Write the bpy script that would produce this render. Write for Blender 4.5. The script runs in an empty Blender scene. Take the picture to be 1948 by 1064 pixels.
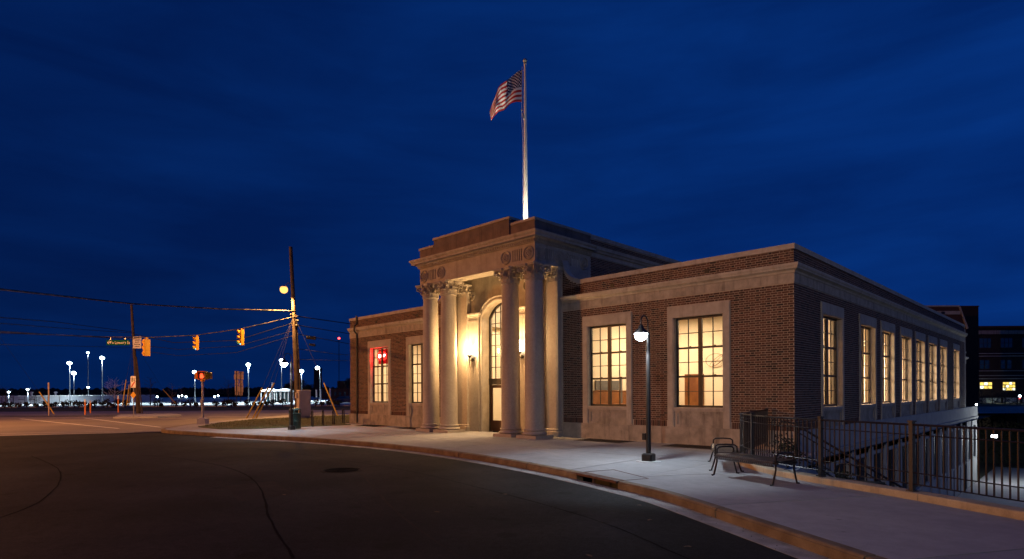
import bpy, bmesh, math, random
from mathutils import Vector, Matrix
random.seed(11)
D = bpy.data
S = bpy.context.scene
COL = S.collection
PI = math.pi
R_ = math.radians

# ------------------------------------------------------------------ camera
FPX, CX, YH, ROLL = 1137.8, 974.0, 746.0, math.atan2(12, 2276)
TH = R_(45.6)
RX = Vector((math.sin(TH), math.cos(TH), 0)); FW = Vector((-math.cos(TH), math.sin(TH), 0)); UP = Vector((0, 0, 1))
CAM = Vector((6.116, -17.64, 1.71))
cd = D.cameras.new('camera'); cam = D.objects.new('camera', cd); COL.objects.link(cam)
cd.sensor_width = 36.0; cd.lens = 36.0 * FPX / 1948.0
cd.shift_y = (YH - 532.0) / 1948.0
cd.clip_start = 0.1; cd.clip_end = 6000
_r = RX * math.cos(ROLL) - UP * math.sin(ROLL); _u = RX * math.sin(ROLL) + UP * math.cos(ROLL); _b = -FW
cam.matrix_world = Matrix(((_r.x, _u.x, _b.x, CAM.x), (_r.y, _u.y, _b.y, CAM.y), (_r.z, _u.z, _b.z, CAM.z), (0, 0, 0, 1)))
S.camera = cam

def ray(px, py):
    a, b = px - CX, py - YH
    u = a * math.cos(ROLL) - b * math.sin(ROLL); v = a * math.sin(ROLL) + b * math.cos(ROLL)
    return RX * (u / FPX) + FW - UP * (v / FPX)
def at(px, py, w):                       # survey: the point seen at a photograph pixel, w metres ahead
    return CAM + ray(px, py) * w
def on_ground(px, py, z=0.0):
    d = ray(px, py); return CAM + d * ((z - CAM.z) / d.z)
def depth(p):
    return (Vector(p) - CAM).dot(FW)

# ------------------------------------------------------------------ world
W = D.worlds.new('World'); S.world = W; W.use_nodes = True
nt = W.node_tree; nt.nodes.clear()
def wn(t, **k):
    n = nt.nodes.new(t)
    for a, b in k.items(): setattr(n, a, b)
    return n
wout = wn('ShaderNodeOutputWorld'); wbg = wn('ShaderNodeBackground')
sky = wn('ShaderNodeTexSky', sky_type='NISHITA', sun_disc=False)
sky.sun_elevation = R_(-2.0); sky.sun_rotation = R_(75); sky.altitude = 200; sky.dust_density = 0.4; sky.ozone_density = 4.0
tc = wn('ShaderNodeTexCoord')
mp = wn('ShaderNodeMapping'); mp.inputs['Scale'].default_value = (1.1, 1.1, 5.5); mp.inputs['Rotation'].default_value = (R_(6), R_(-5), 0)
nz = wn('ShaderNodeTexNoise'); nz.inputs['Scale'].default_value = 2.3; nz.inputs['Detail'].default_value = 7; nz.inputs['Roughness'].default_value = 0.55; nz.inputs['Distortion'].default_value = 0.35
rmp = wn('ShaderNodeValToRGB')
rmp.color_ramp.elements[0].position = 0.33; rmp.color_ramp.elements[0].color = (0.0005, 0.0120, 0.082, 1)
rmp.color_ramp.elements[1].position = 0.76; rmp.color_ramp.elements[1].color = (0.0012, 0.0225, 0.138, 1)
# afterglow: a broad brightening of the dusk sky towards where the sun went down
dp = wn('ShaderNodeVectorMath', operation='DOT_PRODUCT'); dp.inputs[1].default_value = (0.80, 0.58, 0.12)
mr = wn('ShaderNodeMapRange'); mr.inputs['From Min'].default_value = -0.9; mr.inputs['From Max'].default_value = 1.0
mr.inputs['To Min'].default_value = 0.60; mr.inputs['To Max'].default_value = 1.75
mul = wn('ShaderNodeVectorMath', operation='SCALE')
addn = wn('ShaderNodeMixRGB', blend_type='ADD'); addn.inputs['Fac'].default_value = 1.0
skm = wn('ShaderNodeMixRGB', blend_type='MULTIPLY'); skm.inputs['Fac'].default_value = 1.0; skm.inputs['Color2'].default_value = (0.006, 0.014, 0.05, 1)
L = nt.links.new
L(tc.outputs['Generated'], mp.inputs['Vector']); L(mp.outputs['Vector'], nz.inputs['Vector']); L(nz.outputs['Fac'], rmp.inputs['Fac'])
L(tc.outputs['Generated'], dp.inputs[0]); L(dp.outputs['Value'], mr.inputs['Value'])
L(rmp.outputs['Color'], mul.inputs[0]); L(mr.outputs['Result'], mul.inputs['Scale'])
L(sky.outputs['Color'], skm.inputs['Color1'])
L(mul.outputs['Vector'], addn.inputs['Color1']); L(skm.outputs['Color'], addn.inputs['Color2'])
L(addn.outputs['Color'], wbg.inputs['Color']); wbg.inputs['Strength'].default_value = 1.0
L(wbg.outputs['Background'], wout.inputs['Surface'])

# the sun is below the horizon: only the last trace of directional dusk light is left
sl = D.lights.new('dusk_light', 'SUN'); sl.energy = 0.012; sl.angle = R_(40); sl.color = (0.45, 0.6, 1.0)
so = D.objects.new('dusk_light', sl); COL.objects.link(so); so.rotation_euler = (R_(70), 0, R_(125))

S.view_settings.view_transform = 'Standard'; S.view_settings.look = 'None'
S.view_settings.exposure = 0.0; S.view_settings.gamma = 1.0; S.view_settings.use_curve_mapping = False
S.render.engine = 'CYCLES'
cy = S.cycles
cy.use_denoising = True; cy.max_bounces = 6; cy.diffuse_bounces = 3; cy.glossy_bounces = 3; cy.transparent_max_bounces = 12
cy.sample_clamp_indirect = 4.0; cy.caustics_reflective = False; cy.caustics_refractive = False; cy.use_light_tree = True

# ------------------------------------------------------------------ materials
def NEW(name):
    m = D.materials.new(name); m.use_nodes = True; m.node_tree.nodes.clear(); return m
def M(name, c1, c2=None, rough=0.7, scale=6.0, bump=0.0, bscale=None, metal=0.0, spec=0.4, streak=0.0, streakc=(0.06, 0.055, 0.05), fine=0.0, rvar=0.0, contrast=(0.35, 0.65), tone=None, tones=None, mid=0.0, midscale=7.0, spots=0.0, spotscale=2.5, spotsize=0.16, broad=0.0):
    m = NEW(name); t = m.node_tree; N = t.nodes.new; K = t.links.new
    o = N('ShaderNodeOutputMaterial'); b = N('ShaderNodeBsdfPrincipled'); K(b.outputs[0], o.inputs[0])
    b.inputs['Roughness'].default_value = rough; b.inputs['Metallic'].default_value = metal; b.inputs['Specular IOR Level'].default_value = spec
    g = N('ShaderNodeNewGeometry')
    if c2 is None: c2 = tuple(x * 0.8 for x in c1)
    n = N('ShaderNodeTexNoise'); n.inputs['Scale'].default_value = scale; n.inputs['Detail'].default_value = 6; K(g.outputs['Position'], n.inputs['Vector'])
    r = N('ShaderNodeMapRange'); r.inputs['From Min'].default_value = contrast[0]; r.inputs['From Max'].default_value = contrast[1]; K(n.outputs['Fac'], r.inputs['Value'])
    mx = N('ShaderNodeMixRGB'); K(r.outputs[0], mx.inputs['Fac'])
    mx.inputs['Color1'].default_value = (*c1, 1); mx.inputs['Color2'].default_value = (*c2, 1)
    col = mx.outputs[0]
    if tone:                               # one tone per piece: an attribute, or the object's own random number
        if tone == 'object':
            a = N('ShaderNodeObjectInfo'); src = a.outputs['Random']
        else:
            a = N('ShaderNodeAttribute'); a.attribute_name = tone; src = a.outputs['Fac']
        rp = N('ShaderNodeValToRGB'); rp.color_ramp.interpolation = 'LINEAR'
        el = rp.color_ramp.elements
        el[0].position = tones[0][0]; el[0].color = (*tones[0][1], 1); el[1].position = tones[-1][0]; el[1].color = (*tones[-1][1], 1)
        for p, c in tones[1:-1]:
            e = el.new(p); e.color = (*c, 1)
        K(src, rp.inputs['Fac'])
        m2 = N('ShaderNodeMixRGB'); m2.blend_type = 'MULTIPLY'; m2.inputs['Fac'].default_value = 1.0
        K(col, m2.inputs['Color1']); K(rp.outputs[0], m2.inputs['Color2']); col = m2.outputs[0]
    if fine:
        n3 = N('ShaderNodeTexNoise'); n3.inputs['Scale'].default_value = 90; n3.inputs['Detail'].default_value = 3; K(g.outputs['Position'], n3.inputs['Vector'])
        r3 = N('ShaderNodeMapRange'); r3.inputs['From Min'].default_value = 0.3; r3.inputs['From Max'].default_value = 0.7; r3.inputs['To Min'].default_value = 1 - fine; r3.inputs['To Max'].default_value = 1 + fine; K(n3.outputs['Fac'], r3.inputs['Value'])
        m3 = N('ShaderNodeVectorMath'); m3.operation = 'SCALE'; K(col, m3.inputs[0]); K(r3.outputs[0], m3.inputs['Scale']); col = m3.outputs['Vector']
    def scaled(col, node_out, lo, hi, f0=0.3, f1=0.7):
        r_ = N('ShaderNodeMapRange'); r_.inputs['From Min'].default_value = f0; r_.inputs['From Max'].default_value = f1; r_.inputs['To Min'].default_value = lo; r_.inputs['To Max'].default_value = hi; K(node_out, r_.inputs['Value'])
        v = N('ShaderNodeVectorMath'); v.operation = 'SCALE'; K(col, v.inputs[0]); K(r_.outputs[0], v.inputs['Scale']); return v.outputs['Vector']
    if mid:
        n6 = N('ShaderNodeTexNoise'); n6.inputs['Scale'].default_value = midscale; n6.inputs['Detail'].default_value = 8; n6.inputs['Roughness'].default_value = 0.7; K(g.outputs['Position'], n6.inputs['Vector'])
        col = scaled(col, n6.outputs['Fac'], 1 - mid, 1 + mid)
    if broad:
        n7 = N('ShaderNodeTexNoise'); n7.inputs['Scale'].default_value = 0.55; n7.inputs['Detail'].default_value = 4; K(g.outputs['Position'], n7.inputs['Vector'])
        col = scaled(col, n7.outputs['Fac'], 1 - broad, 1 + broad * 0.7)
    if spots:                              # drips, gum and oil: some cells carry a dark round spot
        vo = N('ShaderNodeTexVoronoi'); vo.inputs['Scale'].default_value = spotscale; K(g.outputs['Position'], vo.inputs['Vector'])
        sp_ = N('ShaderNodeSeparateColor'); K(vo.outputs['Color'], sp_.inputs[0])
        sb = N('ShaderNodeMath'); sb.operation = 'MULTIPLY'; K(sp_.outputs[0], sb.inputs[0]); sb.inputs[1].default_value = spotsize
        df = N('ShaderNodeMath'); df.operation = 'SUBTRACT'; K(vo.outputs['Distance'], df.inputs[0]); K(sb.outputs[0], df.inputs[1])
        col = scaled(col, df.outputs[0], 1 - spots, 1.0, -0.03, 0.05)
    if streak:                             # rain streaks and grime running down
        mp_ = N('ShaderNodeMapping'); mp_.inputs['Scale'].default_value = (2.6, 2.6, 0.35); K(g.outputs['Position'], mp_.inputs['Vector'])
        n4 = N('ShaderNodeTexNoise'); n4.inputs['Scale'].default_value = 1.6; n4.inputs['Detail'].default_value = 5; n4.inputs['Roughness'].default_value = 0.65; K(mp_.outputs[0], n4.inputs['Vector'])
        r4 = N('ShaderNodeMapRange'); r4.inputs['From Min'].default_value = 0.52; r4.inputs['From Max'].default_value = 0.78; r4.inputs['To Max'].default_value = streak; K(n4.outputs['Fac'], r4.inputs['Value'])
        m4 = N('ShaderNodeMixRGB'); K(r4.outputs[0], m4.inputs['Fac']); K(col, m4.inputs['Color1']); m4.inputs['Color2'].default_value = (*streakc, 1); col = m4.outputs[0]
    K(col, b.inputs['Base Color'])
    if rvar:
        r5 = N('ShaderNodeMapRange'); r5.inputs['To Min'].default_value = max(0.05, rough - rvar); r5.inputs['To Max'].default_value = min(1, rough + rvar); K(n.outputs['Fac'], r5.inputs['Value']); K(r5.outputs[0], b.inputs['Roughness'])
    if bump:
        n2 = N('ShaderNodeTexNoise'); n2.inputs['Scale'].default_value = bscale or scale * 8; n2.inputs['Detail'].default_value = 5; K(g.outputs['Position'], n2.inputs['Vector'])
        bp = N('ShaderNodeBump'); bp.inputs['Strength'].default_value = bump; bp.inputs['Distance'].default_value = 0.02; K(n2.outputs['Fac'], bp.inputs['Height']); K(bp.outputs[0], b.inputs['Normal'])
    return m
def EM(name, col, st):
    m = NEW(name); t = m.node_tree; o = t.nodes.new('ShaderNodeOutputMaterial'); e = t.nodes.new('ShaderNodeEmission')
    e.inputs[0].default_value = (*col, 1); e.inputs[1].default_value = st; t.links.new(e.outputs[0], o.inputs[0]); return m
def GLASS(name, tint=(0.93, 0.95, 0.93), fac=1.0):
    m = NEW(name); t = m.node_tree; N = t.nodes.new; K = t.links.new
    o = N('ShaderNodeOutputMaterial'); tr = N('ShaderNodeBsdfTransparent'); tr.inputs[0].default_value = (*tint, 1)
    gl = N('ShaderNodeBsdfGlossy'); gl.inputs['Roughness'].default_value = 0.03
    lw = N('ShaderNodeLayerWeight'); lw.inputs[0].default_value = 0.5; pw = N('ShaderNodeMath'); pw.operation = 'POWER'; pw.inputs[1].default_value = 6.0; K(lw.outputs['Facing'], pw.inputs[0])
    f = N('ShaderNodeMapRange'); f.inputs['To Min'].default_value = 0.03; f.inputs['To Max'].default_value = 0.6; K(pw.outputs[0], f.inputs['Value']); mx = N('ShaderNodeMixShader')
    g = N('ShaderNodeNewGeometry'); n = N('ShaderNodeTexNoise'); n.inputs['Scale'].default_value = 2.5; K(g.outputs['Position'], n.inputs['Vector'])
    bp = N('ShaderNodeBump'); bp.inputs['Strength'].default_value = 0.0; K(n.outputs['Fac'], bp.inputs['Height']); K(bp.outputs[0], gl.inputs['Normal'])
    K(f.outputs[0], mx.inputs[0]); K(tr.outputs[0], mx.inputs[1]); K(gl.outputs[0], mx.inputs[2]); K(mx.outputs[0], o.inputs[0]); return m

BT = [(0.0, (0.26, 0.30, 0.36)), (0.13, (0.40, 0.36, 0.36)), (0.18, (0.70, 0.66, 0.64)), (0.5, (1.0, 1.0, 1.0)), (0.8, (1.25, 1.12, 1.0)), (1.0, (0.85, 0.70, 0.62))]
MAT = {}
MAT['brick'] = M('brick', (0.112, 0.052, 0.032), (0.080, 0.037, 0.025), rough=0.82, scale=9, bump=0.5, bscale=60, tone='tone', tones=BT, fine=0.25, broad=0.28)
MAT['brick_one'] = M('brick_one', (0.112, 0.052, 0.032), (0.080, 0.037, 0.025), rough=0.82, scale=9, bump=0.5, bscale=60, tone='object', tones=BT, fine=0.25, broad=0.28)
MAT['mortar'] = M('mortar', (0.46, 0.38, 0.29), (0.36, 0.29, 0.22), rough=0.9, scale=4, bump=0.3, bscale=120, streak=0.2)
MAT['stone'] = M('limestone', (0.42, 0.36, 0.29), (0.345, 0.295, 0.235), rough=0.8, scale=1.7, bump=0.25, bscale=70, streak=0.6, streakc=(0.14, 0.115, 0.09), fine=0.13, mid=0.14, midscale=5)
MAT['stone_smooth'] = M('limestone_column', (0.40, 0.345, 0.285), (0.35, 0.30, 0.245), rough=0.75, scale=1.4, bump=0.18, bscale=90, streak=0.25, streakc=(0.2, 0.17, 0.13), fine=0.18, mid=0.12, midscale=12)
MAT['stone_dirty'] = M('limestone_stained', (0.38, 0.32, 0.25), (0.27, 0.23, 0.18), rough=0.85, scale=2.6, bump=0.3, bscale=60, streak=0.92, streakc=(0.085, 0.07, 0.055), fine=0.16, mid=0.18, midscale=4)
MAT['stone_attic'] = M('dark_attic_stone', (0.20, 0.145, 0.115), (0.135, 0.10, 0.082), rough=0.9, scale=2.2, bump=0.3, bscale=60, streak=0.6, streakc=(0.05, 0.04, 0.035), fine=0.18)  # attic stone in a darker, redder tone than the other limestone
MAT['concrete'] = M('concrete', (0.36, 0.35, 0.335), (0.30, 0.29, 0.28), rough=0.85, scale=2.0, bump=0.25, bscale=90, streak=0.2, fine=0.12)
MAT['paving'] = M('paving_concrete', (0.30, 0.292, 0.292), (0.235, 0.23, 0.232), rough=0.85, scale=1.1, bump=0.22, bscale=120, fine=0.10, mid=0.14, midscale=3.0, broad=0.12, spots=0.30, spotscale=3.0, spotsize=0.10, contrast=(0.3, 0.7), tone='object', tones=[(0, (0.93, 0.93, 0.93)), (1, (1.06, 1.05, 1.04))])
MAT['paving_joint'] = M('paving_joint', (0.035, 0.033, 0.032), rough=0.95)
MAT['kerb'] = M('kerb_stone', (0.205, 0.145, 0.088), (0.125, 0.083, 0.048), rough=0.85, scale=3.5, bump=0.35, bscale=70, streak=0.5, streakc=(0.07, 0.05, 0.035), fine=0.15, tone='object', tones=[(0, (0.8, 0.78, 0.75)), (1, (1.1, 1.08, 1.05))])
MAT['kerbwall'] = M('board_marked_kerb', (0.40, 0.32, 0.21), (0.31, 0.24, 0.155), rough=0.85, scale=3.5, bump=0.35, bscale=70, streak=0.6, streakc=(0.10, 0.07, 0.045), fine=0.2)
MAT['asphalt'] = M('asphalt', (0.0165, 0.0182, 0.0225), (0.0103, 0.0114, 0.0143), rough=0.85, scale=0.45, bump=0.9, bscale=45, fine=0.6, rvar=0.1, spec=0.10, mid=0.38, midscale=9.0, broad=0.30, spots=0.45, spotscale=1.3, spotsize=0.22)
MAT['grit'] = M('grit', (0.06, 0.055, 0.05), (0.03, 0.028, 0.026), rough=0.95, scale=30, spec=0.0)
MAT['tar'] = M('tar_seam', (0.0095, 0.0088, 0.0095), rough=0.95, scale=8, spec=0.02)
MAT['asphalt_old'] = M('old_asphalt', (0.024, 0.021, 0.022), (0.016, 0.0145, 0.015), rough=0.85, scale=2.5, bump=0.6, bscale=60, fine=0.5, spec=0.08)
MAT['dead_leaf'] = M('dead_leaf', (0.10, 0.055, 0.028), (0.06, 0.035, 0.02), rough=0.8, scale=20)
MAT['gutter'] = M('gutter_concrete', (0.33, 0.32, 0.30), (0.20, 0.19, 0.18), rough=0.85, scale=2.2, bump=0.25, bscale=80, streak=0.3, fine=0.15, mid=0.25, midscale=5, spots=0.3)
MAT['road'] = M('street_concrete', (0.205, 0.175, 0.145), (0.15, 0.13, 0.11), rough=0.75, scale=0.22, bump=0.2, bscale=60, fine=0.2, rvar=0.1)
MAT['highway'] = M('highway_concrete', (0.27, 0.235, 0.20), (0.19, 0.165, 0.14), rough=0.7, scale=0.2, bump=0.2, bscale=40, fine=0.2)
MAT['lot'] = M('lot_concrete', (0.50, 0.52, 0.50), (0.36, 0.38, 0.37), rough=0.8, scale=0.15, fine=0.1)
MAT['paint'] = M('road_paint', (0.72, 0.70, 0.62), (0.45, 0.43, 0.38), rough=0.7, scale=5, contrast=(0.4, 0.75))
MAT['soil'] = M('rough_ground', (0.030, 0.034, 0.016), (0.045, 0.036, 0.022), rough=0.95, scale=0.3, bump=0.6, bscale=12)
MAT['lawn'] = M('lawn', (0.045, 0.060, 0.016), (0.065, 0.060, 0.022), rough=0.95, scale=1.2, bump=0.7, bscale=50)
MAT['blade'] = M('grass_blade', (0.075, 0.095, 0.022), (0.11, 0.095, 0.035), rough=0.8, scale=3)
MAT['bronze'] = M('window_bronze', (0.020, 0.015, 0.012), (0.030, 0.022, 0.017), rough=0.45, scale=6)
MAT['iron'] = M('black_iron', (0.012, 0.011, 0.011), (0.02, 0.016, 0.014), rough=0.38, scale=9, metal=0.3)
MAT['brownrail'] = M('bronze_rail', (0.024, 0.017, 0.014), (0.016, 0.011, 0.010), rough=0.38, scale=9, metal=0.3)
MAT['brownpost'] = M('bronze_post', (0.034, 0.032, 0.032), (0.025, 0.023, 0.023), rough=0.42, scale=9, metal=0.2)
MAT['steel'] = M('galvanised_steel', (0.40, 0.38, 0.35), (0.28, 0.27, 0.25), rough=0.42, scale=5, metal=0.6)
MAT['cabinet'] = M('cabinet_aluminium', (0.55, 0.48, 0.40), (0.46, 0.40, 0.33), rough=0.45, scale=3, metal=0.1, streak=0.2)
MAT['green_iron'] = M('dark_green_iron', (0.010, 0.030, 0.026), (0.014, 0.036, 0.03), rough=0.45, scale=8)
MAT['yellow'] = M('signal_yellow', (0.66, 0.36, 0.012), (0.56, 0.29, 0.01), rough=0.45, scale=5)
MAT['guard'] = M('guy_guard_yellow', (0.55, 0.36, 0.04), (0.42, 0.27, 0.03), rough=0.5, scale=5)
MAT['orange'] = M('marker_orange', (0.66, 0.20, 0.03), (0.5, 0.15, 0.03), rough=0.6)
MAT['pole'] = M('creosoted_wood', (0.085, 0.062, 0.045), (0.05, 0.037, 0.028), rough=0.9, scale=3, bump=0.6, bscale=30, streak=0.4, streakc=(0.03, 0.022, 0.018))
MAT['lot_pole'] = M('lot_lamp_pole', (0.10, 0.115, 0.13), (0.08, 0.09, 0.105), rough=0.5, scale=3, metal=0.2)
MAT['bench'] = M('bench_steel', (0.06, 0.058, 0.062), (0.035, 0.034, 0.038), rough=0.32, scale=12, metal=0.6, spec=0.7)
MAT['cable'] = M('cable_rubber', (0.012, 0.012, 0.013), rough=0.6)
MAT['cable_grey'] = M('cable_lashed', (0.10, 0.085, 0.075), (0.02, 0.02, 0.02), rough=0.5, scale=2.2, contrast=(0.48, 0.52))
MAT['white'] = M('white_paint', (0.74, 0.73, 0.70), (0.62, 0.61, 0.58), rough=0.55, scale=3)
MAT['sign_green'] = M('sign_green', (0.008, 0.085, 0.066), (0.006, 0.075, 0.055), rough=0.9, scale=3, spec=0.0)
MAT['sign_back'] = M('sign_back_aluminium', (0.40, 0.31, 0.25), (0.31, 0.24, 0.2), rough=0.5, scale=2, metal=0.3)
MAT['black'] = M('black_paint', (0.01, 0.01, 0.01), rough=0.5)
MAT['red_paint'] = M('red_paint', (0.55, 0.03, 0.02), rough=0.5)
MAT['plaster'] = M('cream_plaster', (0.74, 0.64, 0.47), (0.69, 0.59, 0.43), rough=0.85, scale=0.8)
MAT['plaster_white'] = M('white_plaster', (0.80, 0.75, 0.64), (0.76, 0.71, 0.60), rough=0.85, scale=0.8)
MAT['wood'] = M('varnished_wood', (0.22, 0.085, 0.025), (0.14, 0.05, 0.016), rough=0.4, scale=3, streak=0.5, streakc=(0.07, 0.025, 0.01))
MAT['dark_wood'] = M('dark_oak_door', (0.075, 0.030, 0.014), (0.05, 0.02, 0.01), rough=0.45, scale=4)
MAT['floor'] = M('terrazzo', (0.35, 0.27, 0.19), (0.28, 0.22, 0.15), rough=0.35, scale=3)
MAT['grey_panel'] = M('grey_panel', (0.10, 0.10, 0.095), rough=0.5)
MAT['roof'] = M('roof_membrane', (0.04, 0.04, 0.045), rough=0.9)
MAT['bark'] = M('bark', (0.16, 0.14, 0.12), (0.09, 0.075, 0.065), rough=0.9, scale=8)
MAT['bark_dark'] = M('bark_dark', (0.045, 0.036, 0.03), (0.03, 0.025, 0.02), rough=0.9, scale=8)
MAT['leaf_dark'] = M('shrub_leaf', (0.022, 0.032, 0.014), (0.035, 0.030, 0.016), rough=0.8, scale=5)
MAT['leaf_red'] = M('shrub_leaf_russet', (0.07, 0.03, 0.02), (0.04, 0.03, 0.016), rough=0.8, scale=5)
MAT['woods'] = M('far_woods', (0.010, 0.013, 0.012), (0.016, 0.016, 0.014), rough=1.0, scale=0.05)
MAT['dark_brick'] = M('dark_brick', (0.075, 0.032, 0.022), (0.055, 0.022, 0.017), rough=0.9, scale=2)
MAT['soot_brick'] = M('soot_brick', (0.030, 0.016, 0.013), (0.022, 0.012, 0.010), rough=0.9, scale=2)
MAT['pale_wall'] = M('pale_metal_wall', (0.48, 0.50, 0.52), (0.42, 0.44, 0.46), rough=0.6, scale=0.3, streak=0.15)
MAT['glass'] = GLASS('window_glass')
MAT['dull_glass'] = M('unlit_glass', (0.035, 0.075, 0.09), (0.02, 0.05, 0.06), rough=0.12, scale=0.5, spec=0.8)
MAT['car'] = M('blue_black_car_paint', (0.012, 0.016, 0.035), rough=0.22, spec=0.7)
MAT['car_red'] = M('dark_red_car_paint', (0.09, 0.012, 0.012), rough=0.25, spec=0.7)
MAT['tyre'] = M('tyre', (0.012, 0.012, 0.012), rough=0.85)
MAT['rust'] = M('rusty_steel', (0.10, 0.040, 0.022), (0.06, 0.026, 0.016), rough=0.8, scale=8, bump=0.3)
E_LED = EM('led_light', (0.80, 0.92, 1.0), 45)
E_LEDS = EM('led_light_far', (0.70, 0.88, 1.0), 22)
E_SOD = EM('sodium_light', (1.0, 0.50, 0.12), 2.1)
E_SCO = EM('sconce_light', (1.0, 0.86, 0.62), 28)
E_ROOM = EM('room_light', (1.0, 0.83, 0.55), 7)
E_NEON = EM('neon_red', (1.0, 0.02, 0.015), 6)
E_NEONW = EM('neon_core', (1.0, 0.42, 0.36), 16)
E_GREEN = EM('signal_green', (0.05, 0.72, 0.85), 4.5)
E_HAND = EM('signal_hand', (1.0, 0.07, 0.02), 3.5)
E_TAIL = EM('tail_light', (1.0, 0.02, 0.015), 12)
E_BEACON = EM('beacon_red', (1.0, 0.03, 0.03), 14)
E_WIN1 = EM('lit_stained_pane', (1.0, 0.72, 0.14), 1.5)
E_WIN2 = EM('lit_white_pane', (0.95, 1.0, 0.78), 1.7)

# ------------------------------------------------------------------ mesh helpers
class MB:
    def __init__(s): s.v = []; s.f = []; s.tone = None
    def add(s, vs, fs):
        o = len(s.v); s.v += [tuple(v) for v in vs]; s.f += [tuple(i + o for i in f) for f in fs]; return s
    def box(s, x0, x1, y0, y1, z0, z1):
        x0, x1 = min(x0, x1), max(x0, x1); y0, y1 = min(y0, y1), max(y0, y1); z0, z1 = min(z0, z1), max(z0, z1)
        return s.add([(x0, y0, z0), (x1, y0, z0), (x1, y1, z0), (x0, y1, z0), (x0, y0, z1), (x1, y0, z1), (x1, y1, z1), (x0, y1, z1)],
                     [(0, 3, 2, 1), (4, 5, 6, 7), (0, 1, 5, 4), (1, 2, 6, 5), (2, 3, 7, 6), (3, 0, 4, 7)])
    def bbox(s, x0, x1, y0, y1, z0, z1, b=0.01):      # box with chamfered vertical and top edges
        x0, x1 = min(x0, x1), max(x0, x1); y0, y1 = min(y0, y1), max(y0, y1); z0, z1 = min(z0, z1), max(z0, z1)
        def oct_(i, z):
            return [(x0 + b + i, y0 + i, z), (x1 - b - i, y0 + i, z), (x1 - i, y0 + b + i, z), (x1 - i, y1 - b - i, z), (x1 - b - i, y1 - i, z), (x0 + b + i, y1 - i, z), (x0 + i, y1 - b - i, z), (x0 + i, y0 + b + i, z)]
        return s.loft([oct_(0, z0), oct_(0, z1 - b), oct_(b, z1)])
    def loft(s, rings, cap0=True, cap1=True, closed=True):
        n = len(rings[0]); o = len(s.v)
        for r in rings: s.v += [tuple(p) for p in r]
        for k in range(len(rings) - 1):
            for i in range(n if closed else n - 1):
                j = (i + 1) % n
                s.f.append((o + k * n + i, o + k * n + j, o + (k + 1) * n + j, o + (k + 1) * n + i))
        if closed and cap0: s.f.append(tuple(o + i for i in reversed(range(n))))
        if closed and cap1: s.f.append(tuple(o + (len(rings) - 1) * n + i for i in range(n)))
        return s
    def lathe(s, prof, n=20, c=(0, 0, 0), cap=True):
        return s.loft([[(c[0] + r * math.cos(2 * PI * i / n), c[1] + r * math.sin(2 * PI * i / n), c[2] + z) for i in range(n)] for r, z in prof], cap, cap)
    def tube(s, path, r, n=8, cap=True, flat=1.0):
        P = [Vector(p) for p in path]; rings = []; prev = None
        for i, p in enumerate(P):
            d = (P[min(i + 1, len(P) - 1)] - P[max(i - 1, 0)])
            if d.length < 1e-9: d = Vector((0, 0, 1))
            d.normalize()
            if prev is None:
                a = d.cross(Vector((0, 0, 1)))
                if a.length < 1e-3: a = Vector((1, 0, 0))
            else:
                a = prev - d * prev.dot(d)
                if a.length < 1e-6: a = d.cross(Vector((0, 0, 1)))
            a.normalize(); b = d.cross(a); prev = a
            rr = r[i] if isinstance(r, (list, tuple)) else r
            rings.append([p + (a * math.cos(2 * PI * k / n) + b * math.sin(2 * PI * k / n) * flat) * rr for k in range(n)])
        return s.loft(rings, cap, cap)
    def sphere(s, c, r, n=12, m=8, sz=1.0):
        return s.lathe([(max(1e-4, r * math.sin(PI * k / m)), -r * sz * math.cos(PI * k / m)) for k in range(m + 1)], n, c)
    def prism(s, poly, z0, z1):
        return s.loft([[(x, y, z0) for x, y in poly], [(x, y, z1) for x, y in poly]])
    def prism_y(s, poly, y0, y1):                     # polygon in x,z pushed along y
        return s.loft([[(x, y0, z) for x, z in poly], [(x, y1, z) for x, z in poly]])
    def sweep(s, path, prof):
        """profile (out, z) carried along a polyline of (x, y); out = to the right of travel, mitred corners"""
        n = len(path); rings = []
        for i in range(n):
            p = Vector(path[i])
            d0 = (Vector(path[i]) - Vector(path[i - 1])).normalized() if i > 0 else None
            d1 = (Vector(path[i + 1]) - Vector(path[i])).normalized() if i < n - 1 else None
            d0 = d0 or d1; d1 = d1 or d0
            n0 = Vector((d0.y, -d0.x)); n1 = Vector((d1.y, -d1.x)); m = n0 + n1; m = m / max(0.2, m.dot(n0))
            rings.append([(p.x + m.x * o, p.y + m.y * o, z) for o, z in prof])
        return s.loft(rings, True, True)
    def xf(s, mat):
        s.v = [tuple(mat @ Vector(p)) for p in s.v]; return s
    def build(s, name, mat, parent=None, smooth=False, kind=None, loc=None):
        me = D.meshes.new(name); me.from_pydata(s.v, [], s.f); me.update()
        if s.tone is not None:
            a = me.attributes.new('tone', 'FLOAT', 'FACE'); a.data.foreach_set('value', s.tone)
        else:
            bm = bmesh.new(); bm.from_mesh(me); bmesh.ops.recalc_face_normals(bm, faces=bm.faces); bm.to_mesh(me); bm.free()
        me.materials.append(MAT[mat] if isinstance(mat, str) else mat)
        o = D.objects.new(name, me); COL.objects.link(o)
        if smooth:
            me.polygons.foreach_set('use_smooth', [True] * len(me.polygons))
            if smooth != 'all':
                try: me.set_sharp_from_angle(angle=R_(smooth if smooth is not True else 38))
                except Exception: pass
        if parent: o.parent = parent
        if loc is not None: o.location = loc
        if kind: o['kind'] = kind
        return o
def link(name, me, parent=None, loc=(0, 0, 0), rz=0.0):
    o = D.objects.new(name, me); COL.objects.link(o); o.location = loc; o.rotation_euler = (0, 0, rz)
    if parent: o.parent = parent
    return o
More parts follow.
